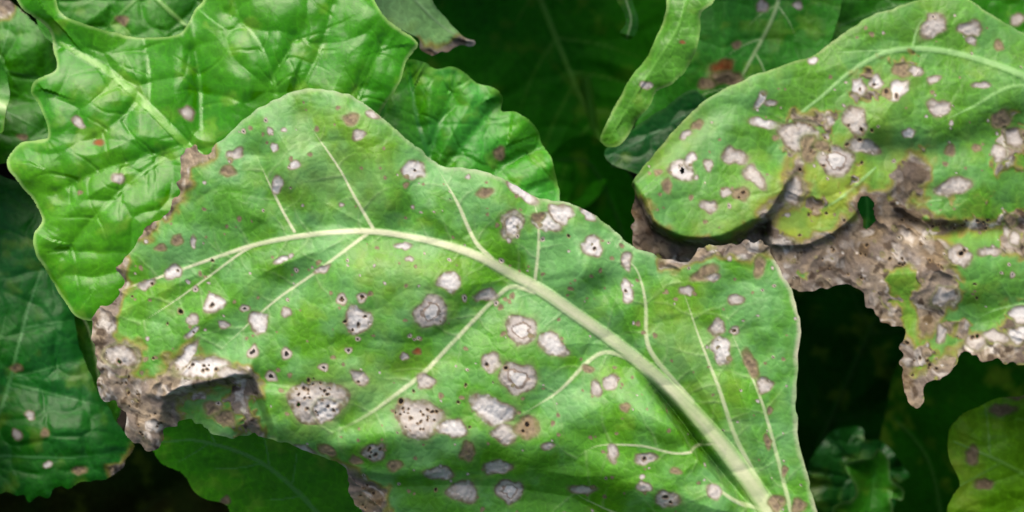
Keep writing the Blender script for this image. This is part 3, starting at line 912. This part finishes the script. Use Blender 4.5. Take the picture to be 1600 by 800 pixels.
L2_VEINS = [[(305, 82, 4), (312, 125, 6), (315, 200, 6)], [(355, 22, 3), (395, 55, 6), (425, 120, 7), (432, 160, 6)], [(462, 58, 4), (445, 92, 5), (425, 122, 5)],
            [(225, 60, 3), (232, 110, 4), (232, 162, 5)], [(150, 215, 3), (185, 190, 4), (215, 160, 4)], [(90, 300, 3), (150, 270, 5), (220, 250, 6), (285, 228, 7)],
            [(100, 400, 3), (140, 350, 5), (200, 290, 6), (260, 245, 7)], [(520, 10, 4), (500, 80, 6), (470, 140, 7), (440, 190, 8)], [(600, 60, 4), (575, 120, 6), (545, 190, 7)]]
build_leaf('glossy bright green puckered leaf at upper left with a wavy pale margin', L2_OUT, 0.705, (300, 220), (-0.05, -0.36, 0.92), C_GLOSS, step=2.0,
           midrib=[(92, 66, 6), (130, 88, 9), (170, 112, 11), (230, 166, 12), (285, 221, 12), (330, 262, 13)], veins=L2_VEINS,
           lesions=[(123, 192, 10, 7, GR, 30), (155, 222, 7, 5, OR), (186, 278, 9, 7, GR), (293, 177, 10, 11, GR), (126, 300, 4, 3, BR)],
           relief=l2_relief, pillow=9, pillow_w=30, quilt=(6.5, 84), net=(0.12, 15), wrinkle=(6, 64), edge_col=(RIM, 4.5, 0.9), rough=(0.24, 0.05), net_h=0.3, tert=0.15, vein_col=A(104, 170, 40), vein_ridge=0.15, groove=3, side_amt=0.22,
           ruffle=(9, 130, 26), seed=303, mat=M_GLOSS)

L3_OUT = [(630, 96), (660, 97), (680, 107), (705, 104), (725, 112), (745, 130), (770, 137), (785, 154), (783, 173), (805, 175), (825, 187), (842, 205), (846, 222), (860, 246), (870, 280), (873, 306),
          (860, 350), (740, 370), (600, 300), (540, 200), (575, 120)]
build_leaf('glossy dark bluish green crinkled leaf behind the top edge of the big spotted leaf', L3_OUT, 0.735, (720, 220), (0.10, -0.40, 0.9), (A(62, 160, 50), A(70, 162, 8)), step=2.2,
           midrib=[(640, 110, 4), (650, 180, 6), (668, 240, 8), (690, 320, 10)], veins=[[(780, 160, 3), (745, 200, 5), (700, 260, 6)], [(850, 230, 3), (800, 250, 5), (740, 300, 6)], [(715, 110, 3), (700, 160, 5), (675, 230, 6)]],
           lesions=[(780, 240, 9, 9, BR)], pillow=9, pillow_w=24, quilt=(6, 70), wrinkle=(8, 80), edge_col=(A(120, 180, 70), 4, 0.8), rough=(0.33, 0.05), tert=0.12, vein_col=A(50, 140, 40), vein_ridge=0.1, groove=4, side_amt=0.4, ruffle=(8, 80, 24), seed=404, mat=M_GLOSS)

# ------------------------------------------------------------------ smaller and deeper leaves
build_leaf('grey-green underside of a leaf tip with a brown end at top centre', [(560, -60), (578, -4), (600, 28), (627, 46), (654, 60), (656, 74), (680, 83), (712, 77), (742, 68), (722, 54), (697, 28), (674, 0), (655, -60)],
           0.765, (650, 30), (0.1, -0.5, 0.85), (A(160, 208, 144), A(140, 196, 116)), step=2.4, midrib=[(738, 68, 3), (690, 40, 4), (640, -10, 6), (620, -50, 7)],
           dead=[[(650, 72), (690, 74), (712, 66), (750, 62), (750, 80), (690, 92), (655, 84)]], rough=(0.5, 0.05), seed=411, mat=M_DULL, vein_col=A(130, 170, 110), pillow=4, ruffle=(5, 90, 20))
build_leaf('curled bright green leaf folded like a finger hanging into the dark gap', [(1125, -60), (1118, -2), (1097, 19), (1094, 50), (1088, 78), (1073, 108), (1051, 130), (1027, 142), (1015, 164), (997, 185), (985, 208), (968, 227), (947, 230), (937, 216),
           (950, 185), (970, 150), (985, 120), (1010, 90), (1025, 60), (1037, 30), (1042, 0), (1040, -60)], 0.745, (1020, 110), (-0.25, -0.45, 0.86), (A(92, 160, 44), A(80, 150, 30)), step=1.9,
           midrib=[(948, 222, 2), (985, 160, 3), (1020, 105, 4), (1060, 40, 5), (1080, -30, 6)], relief=lambda c: lip(c, [(946, 222), (975, 165), (1010, 115), (1050, 50), (1070, -40)], 13, 20, 36, 0.3) - 5 * np.exp(-c.sd / 8),
           edge_col=(A(170, 205, 120), 4, 0.8), lesions=[(1010, 132, 9, 6, GR), (1066, 66, 4, 3, OR)], seed=412, rough=(0.36, 0.05), ruffle=(5, 66, 16), vein_col=A(110, 175, 60), vein_ridge=0.2)
build_leaf('short curled leaf tip hanging from the top edge beside the finger-like leaf', [(950, -50), (963, -2), (975, 20), (978, 36), (968, 50), (972, 60), (985, 62), (996, 48), (996, 22), (988, 0), (985, -50)], 0.80, (982, 20),
           (-0.2, -0.5, 0.85), C_MID, step=2.0, midrib=[(980, 58, 2), (986, 30, 3), (978, 0, 3), (970, -40, 4)], relief=lambda c: lip(c, [(978, 60), (987, 30), (978, 0), (965, -45)], 9, 12, 10, 0.05), seed=413, rough=(0.32, 0.05))
B1_OUT = [(960, 262), (985, 215), (1010, 160), (1030, 110), (1040, 60), (1050, 0), (1050, -70), (1330, -70), (1318, -10), (1308, 34), (1290, 80), (1250, 130), (1180, 170), (1100, 240)]
build_leaf('dull green leaf with rusty blotches tucked behind the half-dead leaf', B1_OUT, 0.80, (1190, 80), (0.0, -0.42, 0.9), (A(70, 160, 50), A(56, 146, 26)), step=2.2, midrib=[(1120, 190, 3), (1170, 100, 5), (1210, 20, 7), (1230, -60, 8)],
           veins=auto_veins([(1120, 190, 3), (1170, 100, 5), (1210, 20, 7), (1230, -60, 8)], 3, 50, 90, 4, 3), lesions=[(1130, 108, 16, 15, OR), (1135, 122, 22, 12, BR), (1190, 10, 10, 9, GR), (1150, 70, 7, 6, BR), (1246, 8, 8, 6, GR), (1105, 130, 12, 8, BR)],
           pillow=8, quilt=(5, 60), wrinkle=(10, 90), rough=(0.36, 0.05), seed=414, mat=M_DULL, relief=lambda c: lip(c, [(1128, -40), (1135, 40), (1120, 120), (1080, 180)], 12, 16, 12, 0.1))
build_leaf('shiny blue-green leaf lobe showing under the fold left of the half-dead leaf', [(944, 236), (962, 224), (990, 200), (1035, 170), (1085, 140), (1110, 180), (1060, 250), (1020, 280), (990, 270), (956, 256)], 0.785, (1010, 220), (-0.1, -0.4, 0.9),
           C_BLUE, step=2.2, midrib=[(950, 244, 2), (1000, 220, 4), (1070, 180, 5)], pillow=6, quilt=(4, 40), rough=(0.36, 0.05), vein_col=A(50, 124, 60), vein_ridge=.15, seed=415, mat=M_GLOSS, edge_col=(A(90, 150, 70), 4, 0.6))
D1_RIB = [(945, 240, 3), (930, 200, 5), (900, 136, 6), (875, 76, 7), (845, 0, 8), (820, -70, 9)]
build_leaf('broad dark green shaded leaf with a thin midrib at top centre', [(560, -110), (1080, -110), (1060, 20), (1010, 150), (960, 250), (930, 310), (870, 340), (760, 320), (640, 200), (580, 60)], 1.02, (840, 120), (0.2, -0.58, 0.78), C_DARK, step=3.0,
           midrib=D1_RIB, veins=auto_veins(D1_RIB, 4, 55, 150, 4, 5), pillow=8, quilt=(4, 70), wrinkle=(12, 140), rough=(0.6, 0.05), seed=416, mat=M_DULL, vein_col=A(120, 190, 60), vein_ridge=0.3)
build_leaf('small dark leaf deep in the gap under the finger-like leaf', [(862, 250), (880, 225), (915, 210), (940, 220), (975, 260), (1010, 330), (1000, 400), (930, 420), (880, 360), (900, 270)], 1.03, (930, 300), (0.3, -0.8, 0.5), C_DARK, step=3.2,
           midrib=[(868, 248, 2), (920, 255, 4), (960, 330, 5), (980, 400, 6)], seed=417, mat=M_DULL, rough=(0.6, .05), vein_col=A(50, 105, 40))
T1_RIB = [(1310, 40, 3), (1400, 10, 5), (1520, -10, 7), (1680, -20, 9)]
build_leaf('dark green leaf showing above the top edge of the half-dead leaf', [(1270, 90), (1290, 30), (1330, -30), (1450, -110), (1760, -110), (1800, 120), (1640, 150), (1480, 110), (1380, 120)], 0.83, (1520, 10), (0.05, -0.4, 0.9), C_MID, step=2.6,
           midrib=T1_RIB, veins=auto_veins(T1_RIB, 4, 50, 110, 4, 8), pillow=8, quilt=(5, 60), rough=(0.4, .05), seed=418, mat=M_DULL, vein_col=A(70, 135, 40), lesions=[(1590, 30, 10, 8, GR)])
TL_RIB = [(110, 60, 3), (190, 30, 6), (270, 10, 8), (330, -50, 9)]
build_leaf('glossy leaf glimpsed above the wavy top margin of the puckered leaf', [(60, 40), (70, -40), (180, -90), (370, -90), (350, 60), (290, 95), (190, 95), (110, 80)], 0.765, (200, 15), (0.1, -0.42, 0.9), C_MID, step=2.4,
           midrib=[(302, 50, 5), (270, 22, 7), (240, -8, 8), (215, -50, 9)], veins=[[(150, 60, 3), (190, 20, 4), (235, -20, 5)], [(110, 20, 3), (160, -10, 4), (215, -45, 5)]], pillow=8, quilt=(6, 50), rough=(0.4, .05), seed=419, mat=M_GLOSS, vein_col=A(130, 180, 90),
           lesions=[(192, 32, 9, 7, BR)])
A1_OUT = [(-190, 0), (-90, -40), (2, 2), (14, 4), (30, 14), (70, 50), (118, 110), (120, 240), (40, 250), (0, 256), (-100, 270), (-190, 200)]
build_leaf('mid green leaf at the left edge behind the lobed margin of the puckered leaf', A1_OUT, 0.765, (30, 130), (0.05, -0.36, 0.93), C_MID, step=2.4, midrib=[(20, 14, 3), (0, 90, 4), (-50, 180, 6), (-120, 230, 8)],
           veins=[[(100, 130, 3), (50, 120, 4), (-10, 105, 5)], [(95, 215, 3), (40, 190, 4), (-30, 150, 5)]], lesions=[(40, 16, 9, 5, GR, 30), (35, 214, 7, 5, BR)], dead=[[(-40, -20), (12, -6), (14, 12), (4, 26), (-40, 40)]],
           pillow=9, quilt=(6, 60), wrinkle=(10, 90), rough=(0.42, .05), seed=420, mat=M_GLOSS, relief=lambda c: bump(c, 40, 70, 60, 50, 12) + bump(c, 20, 150, 60, 20, -14), vein_col=A(70, 140, 50))
DL_OUT = [(-170, 260), (-60, 262), (40, 290), (100, 380), (112, 440), (118, 500), (130, 560), (160, 620), (200, 680), (212, 702), (196, 726), (166, 746), (132, 752), (120, 756), (106, 764), (96, 756), (84, 764), (76, 777), (60, 776),
          (47, 786), (36, 774), (26, 773), (12, 768), (0, 770), (-60, 780), (-170, 760), (-230, 600), (-230, 380)]


def dl_relief(c):
    h = lip(c, [(-60, 560), (40, 530), (110, 500), (140, 560)], 7, 30, 40, 0.2) + lip(c, [(-60, 620), (60, 620), (150, 600)], -5, 30, 30, 0.2)
    return h + bump(c, 90, 690, 90, 60, 14) - 8 * np.exp(-c.sd / 16)


build_leaf('dark blue-green leaf at lower left with a few pale spots and a toothed lower margin', DL_OUT, 0.755, (60, 560), (0.05, -0.40, 0.92), (A(28, 116, 34), A(26, 110, 2)), step=2.2, edge_amp=3,
           midrib=[(66, 420, 3), (45, 480, 4), (30, 536, 5), (0, 640, 7), (-60, 740, 9)], veins=[[(180, 640, 3), (100, 620, 4), (20, 600, 5)], [(190, 705, 3), (110, 714, 4), (0, 712, 5), (-40, 715, 6)], [(120, 500, 3), (80, 505, 4), (40, 512, 4)], [(130, 560, 2), (60, 580, 4), (10, 590, 4)]],
           lesions=[(47, 648, 8, 7, W), (27, 678, 8, 7, GR), (70, 676, 7, 6, BR), (75, 725, 6, 5, W), (125, 735, 10, 6, BR), (26, 575, 10, 6, BR)],
           dead=[[(176, 734), (192, 722), (202, 708), (222, 704), (205, 735), (185, 750)]], relief=dl_relief, pillow=6, quilt=(6, 60), wrinkle=(10, 90), rough=(0.46, .05), seed=421, mat=M_GLOSS, vein_col=A(84, 150, 80), vein_ridge=0.25, groove=2)
build_leaf('narrow strip of green leaf between the dark left leaf and the withered tip', [(60, 400), (120, 440), (170, 500), (190, 600), (180, 660), (140, 640), (120, 560), (100, 490)], 0.775, (130, 540), (0, -0.4, 0.9), C_MID, step=2.6,
           midrib=[(80, 420, 2), (140, 520, 4), (160, 640, 5)], seed=422, rough=(0.38, .05))
build_leaf('plain dark green leaf under the withered tip at bottom left', [(232, 690), (252, 724), (284, 740), (302, 766), (322, 780), (350, 786), (362, 806), (390, 880), (560, 930), (640, 850), (640, 700), (520, 620), (380, 580), (270, 610), (225, 650)], 0.745, (400, 730),
           (0.1, -0.6, 0.8), (A(76, 164, 0), A(60, 150, 0)), step=2.2, midrib=[(250, 690, 3), (320, 690, 5), (420, 730, 7), (520, 830, 9), (560, 910, 10)], veins=auto_veins([(250, 690, 3), (320, 690, 5), (420, 730, 7), (520, 830, 9)], 3, 55, 90, 4, 9),
           lesions=[(352, 782, 7, 6, BR)], pillow=5, wrinkle=(8, 100), rough=(0.42, .05), seed=423, mat=M_DULL, vein_col=A(70, 140, 40), vein_ridge=.15, vein_seg=True)
build_leaf('yellowish green blotched leaf at the bottom right corner', [(1600, 618), (1560, 622), (1530, 634), (1503, 648), (1484, 672), (1482, 712), (1492, 736), (1500, 756), (1487, 778), (1481, 805), (1500, 880), (1640, 940), (1820, 900), (1850, 640), (1700, 590)],
           0.765, (1570, 720), (0.05, -0.45, 0.88), (A(120, 186, 34), A(104, 170, 22)), step=2.2, midrib=[(1490, 690, 3), (1560, 720, 6), (1660, 770, 9), (1800, 820, 12)], veins=auto_veins([(1490, 690, 3), (1560, 720, 6), (1660, 770, 9), (1800, 820, 12)], 3, 55, 120, 5, 12),
           lesions=[(1520, 712, 10, 15, BR), (1538, 756, 13, 9, BR), (1565, 640, 20, 8, BR), (1595, 615, 24, 9, BR)], yellow=[([(1480, 660), (1520, 660), (1530, 780), (1490, 800), (1480, 740)], .5)],
           pillow=8, quilt=(4, 60), wrinkle=(12, 110), rough=(0.42, .05), seed=424, mat=M_DULL, relief=lambda c: bump(c, 1560, 690, 60, 50, 12) + bump(c, 1590, 655, 60, 14, -14), vein_col=A(110, 165, 60), ruffle=(8, 110, 26))
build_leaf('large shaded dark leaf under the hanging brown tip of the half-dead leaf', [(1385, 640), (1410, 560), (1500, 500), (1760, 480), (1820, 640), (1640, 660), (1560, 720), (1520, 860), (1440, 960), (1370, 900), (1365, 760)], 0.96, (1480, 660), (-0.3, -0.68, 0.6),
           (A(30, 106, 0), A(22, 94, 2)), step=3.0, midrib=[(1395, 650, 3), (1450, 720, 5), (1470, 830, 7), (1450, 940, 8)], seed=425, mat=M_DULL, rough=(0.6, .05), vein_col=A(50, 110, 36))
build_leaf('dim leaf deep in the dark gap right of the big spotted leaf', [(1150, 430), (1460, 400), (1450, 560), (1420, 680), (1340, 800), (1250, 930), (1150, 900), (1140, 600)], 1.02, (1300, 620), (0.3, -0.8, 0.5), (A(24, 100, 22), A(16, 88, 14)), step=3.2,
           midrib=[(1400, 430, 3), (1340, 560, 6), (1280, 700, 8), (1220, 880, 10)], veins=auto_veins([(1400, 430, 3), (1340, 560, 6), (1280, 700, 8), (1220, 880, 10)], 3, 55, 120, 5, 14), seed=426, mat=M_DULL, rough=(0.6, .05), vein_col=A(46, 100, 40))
build_leaf('small ruffled young leaf at the bottom of the dark gap', [(1322, 730), (1335, 720), (1360, 716), (1372, 703), (1388, 720), (1391, 748), (1411, 765), (1409, 781), (1391, 778), (1394, 800), (1386, 870), (1310, 880), (1300, 800), (1332, 780), (1336, 762)],
           0.88, (1355, 770), (0.0, -0.45, 0.88), (A(70, 166, 36), A(56, 150, 20)), step=1.9, midrib=[(1372, 710, 2), (1362, 760, 4), (1350, 820, 5), (1345, 870, 6)], relief=lambda c: 12 * np.exp(-c.sd / 12) - bump(c, 1362, 755, 20, 34, 14), edge_col=(A(150, 205, 120), 3.5, .9),
           ruffle=(4, 56, 20), seed=427, rough=(0.34, .05), vein_col=A(60, 150, 40), vein_ridge=.15)
build_leaf('small shiny dark leaf seen only through the torn hole of the half-dead leaf', [(1310, 290), (1350, 270), (1395, 300), (1400, 360), (1360, 392), (1318, 370)], 0.86, (1356, 332), (0.1, -0.6, 0.8),
           C_BLUE, step=2.4, midrib=[(1350, 285, 2), (1356, 330, 4), (1352, 385, 5)], pillow=3, rough=(0.4, .05), seed=431, vein_col=A(60, 140, 60))
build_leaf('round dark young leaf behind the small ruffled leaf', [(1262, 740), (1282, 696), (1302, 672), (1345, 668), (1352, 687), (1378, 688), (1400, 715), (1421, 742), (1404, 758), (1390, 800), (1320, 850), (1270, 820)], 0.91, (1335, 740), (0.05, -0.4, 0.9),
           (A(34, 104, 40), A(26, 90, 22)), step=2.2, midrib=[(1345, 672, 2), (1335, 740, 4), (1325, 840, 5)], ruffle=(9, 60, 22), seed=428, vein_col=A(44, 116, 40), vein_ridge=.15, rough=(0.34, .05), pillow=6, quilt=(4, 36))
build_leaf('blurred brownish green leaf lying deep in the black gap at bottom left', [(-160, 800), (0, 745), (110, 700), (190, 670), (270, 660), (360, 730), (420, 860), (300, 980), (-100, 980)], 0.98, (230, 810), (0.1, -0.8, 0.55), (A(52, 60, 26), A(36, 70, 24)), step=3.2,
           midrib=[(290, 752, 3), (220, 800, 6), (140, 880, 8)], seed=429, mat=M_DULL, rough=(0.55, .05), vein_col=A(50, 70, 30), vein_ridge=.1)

# ------------------------------------------------------------------ unseen leaves added just outside the picture to shade the gaps
def shade_leaf(label, cx, cy, ang, L, Wd, depth, nrm, seed, col=C_MID):
    a = math.radians(ang)
    ex, ey = np.array([math.cos(a), math.sin(a)]), np.array([-math.sin(a), math.cos(a)])
    prof = [(-.5, 0), (-.46, .2), (-.3, .40), (-.08, .5), (.15, .44), (.35, .28), (.48, .12), (.5, 0)]
    p0 = np.array([cx, cy], float)
    o = [tuple(p0 + ex * L * x + ey * Wd * y) for x, y in prof] + [tuple(p0 + ex * L * x - ey * Wd * y) for x, y in prof[-2:0:-1]]
    mid = [tuple(p0 + ex * L * x) + (w,) for x, w in ((-.47, 3), (-.2, 8), (.1, 13), (.35, 18), (.49, 24))]
    build_leaf(label, o, depth, (cx, cy), nrm, col, step=7.0, midrib=mid, veins=auto_veins(mid, 4, 52, Wd * .42, 8, seed), pillow=8, quilt=(7, 90), wrinkle=(14, 150), ruffle=(10, 120, 30),
               rough=(0.36, .05), seed=seed, edge_amp=4, vein_seg=True, relief=lambda c: -0.0007 * ((c.U - cx) ** 2 + (c.V - cy) ** 2) * 0.5)


for i, (cx, cy, ang, L, Wd, dp, nrm) in enumerate([
        (800, -480, 80, 620, 420, 0.74, (0, -0.35, 0.93)), (1180, -500, 110, 600, 400, 0.76, (0.1, -0.3, 0.93)), (430, -430, 70, 560, 420, 0.74, (-0.1, -0.3, 0.93)),
        (-260, 120, 10, 560, 420, 0.74, (-0.1, -0.3, 0.93)), (-280, 640, -20, 560, 440, 0.72, (-0.1, -0.35, 0.93)), (140, 1050, 0, 760, 420, 0.70, (-0.1, -0.35, 0.93)),
        (1440, 1150, -110, 560, 420, 0.70, (0.1, -0.35, 0.93)), (2040, 800, 190, 560, 420, 0.72, (0.1, -0.35, 0.93)), (1960, 100, 170, 500, 400, 0.76, (0.1, -0.3, 0.93)), (760, 1120, -90, 520, 460, 0.72, (0, -0.35, 0.93))]):
    shade_leaf('unseen leaf added for shade ' + ['beyond the top edge above the dark gap', 'beyond the top edge above the rusty leaf', 'beyond the top edge above the puckered leaf', 'beyond the left edge, upper one',
              'beyond the left edge, lower one', 'beyond the bottom edge at left', 'beyond the bottom edge at right', 'beyond the right edge, lower one', 'beyond the right edge, upper one', 'beyond the bottom edge at centre'][i],
              cx, cy, ang, L, Wd, dp, nrm, 600 + i)

# ------------------------------------------------------------------ rest of the crop, one leafy mass added to keep low sky light out
def build_shading_crop():
    rnd = np.random.RandomState(77)
    VV, FF, CC, NN = [], [], [], []
    nl, nw = 7, 4
    t = np.linspace(0, 1, nl + 1)
    wprof = np.array([0.10, 0.42, 0.80, 1.0, 0.98, 0.80, 0.48, 0.05])
    k, made, tries = 0, 0, 0
    while made < 2600 and tries < 20000:
        tries += 1
        x, y = rnd.uniform(-1.7, 1.7), rnd.uniform(-1.4, 2.0)
        r = math.hypot(x, y - 0.05)
        if r < 0.22 or (r > 0.8 and rnd.rand() < 0.4):
            continue
        z0 = rnd.uniform(0.02, 0.34)
        L, Wd = rnd.uniform(0.16, 0.28), rnd.uniform(0.06, 0.10)
        az, el = rnd.uniform(0, 6.283), rnd.uniform(0.0, 1.1)
        d = np.array([math.cos(az), math.sin(az), 0.0])
        s_ = np.array([-math.sin(az), math.cos(az), 0.0])
        up = np.array([0, 0, 1.0])
        curl, ph = rnd.uniform(0.2, 1.3), rnd.uniform(0, 6.283)
        P = np.zeros((nl + 1, nw + 1, 3))
        for i in range(nl + 1):
            e = el - curl * t[i]
            ctr = np.array([x, y, z0]) + d * L * t[i] * math.cos(e) + up * L * t[i] * math.sin(e)
            for j in range(nw + 1):
                q = (j / nw * 2 - 1)
                P[i, j] = ctr + s_ * q * Wd * wprof[i] + up * (0.25 * Wd * q * q + 0.010 * math.sin(9 * t[i] + 3 * q + ph))
        if P[..., 2].max() > 0.41 or P[..., 2].min() < 0.0:
            continue
        R = P - CAM
        dep = R @ FWD
        uu, vv = 800 + FPX * (R @ RGT) / dep, 400 - FPX * (R @ UPV) / dep
        if ((uu > -60) & (uu < 1660) & (vv > -60) & (vv < 860) & (dep < 1.12)).any() or dep.min() < 0.45:
            continue
        Nm = np.cross(np.gradient(P, axis=1), np.gradient(P, axis=0))
        Nm /= np.linalg.norm(Nm, axis=2)[..., None] + 1e-12
        I = np.arange((nl + 1) * (nw + 1)).reshape(nl + 1, nw + 1) + k
        VV.append(P.reshape(-1, 3))
        NN.append(Nm.reshape(-1, 3))
        FF.append(np.stack([I[:-1, :-1].ravel(), I[1:, :-1].ravel(), I[1:, 1:].ravel(), I[:-1, 1:].ravel()], 1))
        cc = C_MID[0] * rnd.uniform(0.6, 1.1) + (C_MAIN[1] - C_MID[0]) * rnd.uniform(0, 0.5)
        q = np.abs(np.linspace(-1, 1, nw + 1))[None, :, None]
        CC.append(np.broadcast_to(cc * (1 + 0.5 * (q == 0)), (nl + 1, nw + 1, 3)).reshape(-1, 3))
        k += (nl + 1) * (nw + 1)
        made += 1
    V, F, C, N = np.vstack(VV), np.vstack(FF), np.vstack(CC), np.vstack(NN)
    fn = np.cross(V[F[:, 1]] - V[F[:, 0]], V[F[:, 3]] - V[F[:, 0]])
    if (np.sum(fn * N[F[:, 0]], 1) < 0).mean() > 0.5:
        N = -N
    me = make_mesh('shading_crop', V, F, N, C, np.full(len(V), 0.42), M_BLADE)
    o = bpy.data.objects.new('shading_crop', me)
    o['kind'] = 'stuff'
    o['label'] = 'dense green mass of beet leaves added all around to block low light'
    o['category'] = 'foliage'
    COL.objects.link(o)


build_shading_crop()

# ------------------------------------------------------------------ stalks rising through the dark gaps
def build_stalk(label, pts, depth0, depth1, width, col, seed):
    p = smooth(pts, 12, False)
    n = len(p)
    dep = np.linspace(depth0, depth1, n)
    C = np.array([CAM + (FWD + (a - 800) / FPX * RGT - (b - 400) / FPX * UPV) * d for (a, b), d in zip(p, dep)])
    T = np.gradient(C, axis=0)
    T /= np.linalg.norm(T, axis=1)[:, None]
    S = np.cross(T, FWD)
    S /= np.linalg.norm(S, axis=1)[:, None]
    B = np.cross(S, T)
    m = 12
    V, Nn, Cc = [], [], []
    for i in range(n):
        w = width * (0.8 + 0.4 * i / n)
        for k in range(m):
            a = 2 * math.pi * k / m
            d = S[i] * math.cos(a) + B[i] * math.sin(a) * 0.75
            rib = 1 + 0.08 * math.cos(5 * a + seed)
            V.append(C[i] + d * w * rib)
            Nn.append(d / np.linalg.norm(d))
            Cc.append(col * (1 + 0.2 * math.cos(5 * a + seed)))
    F = [(i * m + k, i * m + (k + 1) % m, (i + 1) * m + (k + 1) % m, (i + 1) * m + k) for i in range(n - 1) for k in range(m)]
    V = np.array(V)
    base = C[-1]
    me = make_mesh('leaf_stalk', V - base, np.array(F), np.array(Nn), np.array(Cc), np.full(len(V), 0.45), M_VEIN)
    o = bpy.data.objects.new('leaf_stalk', me)
    o.location = base
    o['label'] = label
    o['category'] = 'stalk'
    o['group'] = 'leaf stalks in the gaps'
    COL.objects.link(o)


build_stalk('dim green stalk in the dark gap at top centre', [(915, 120), (926, 190), (934, 260), (932, 340), (940, 460)], 1.02, 1.06, 0.0035, A(70, 140, 30), 3)
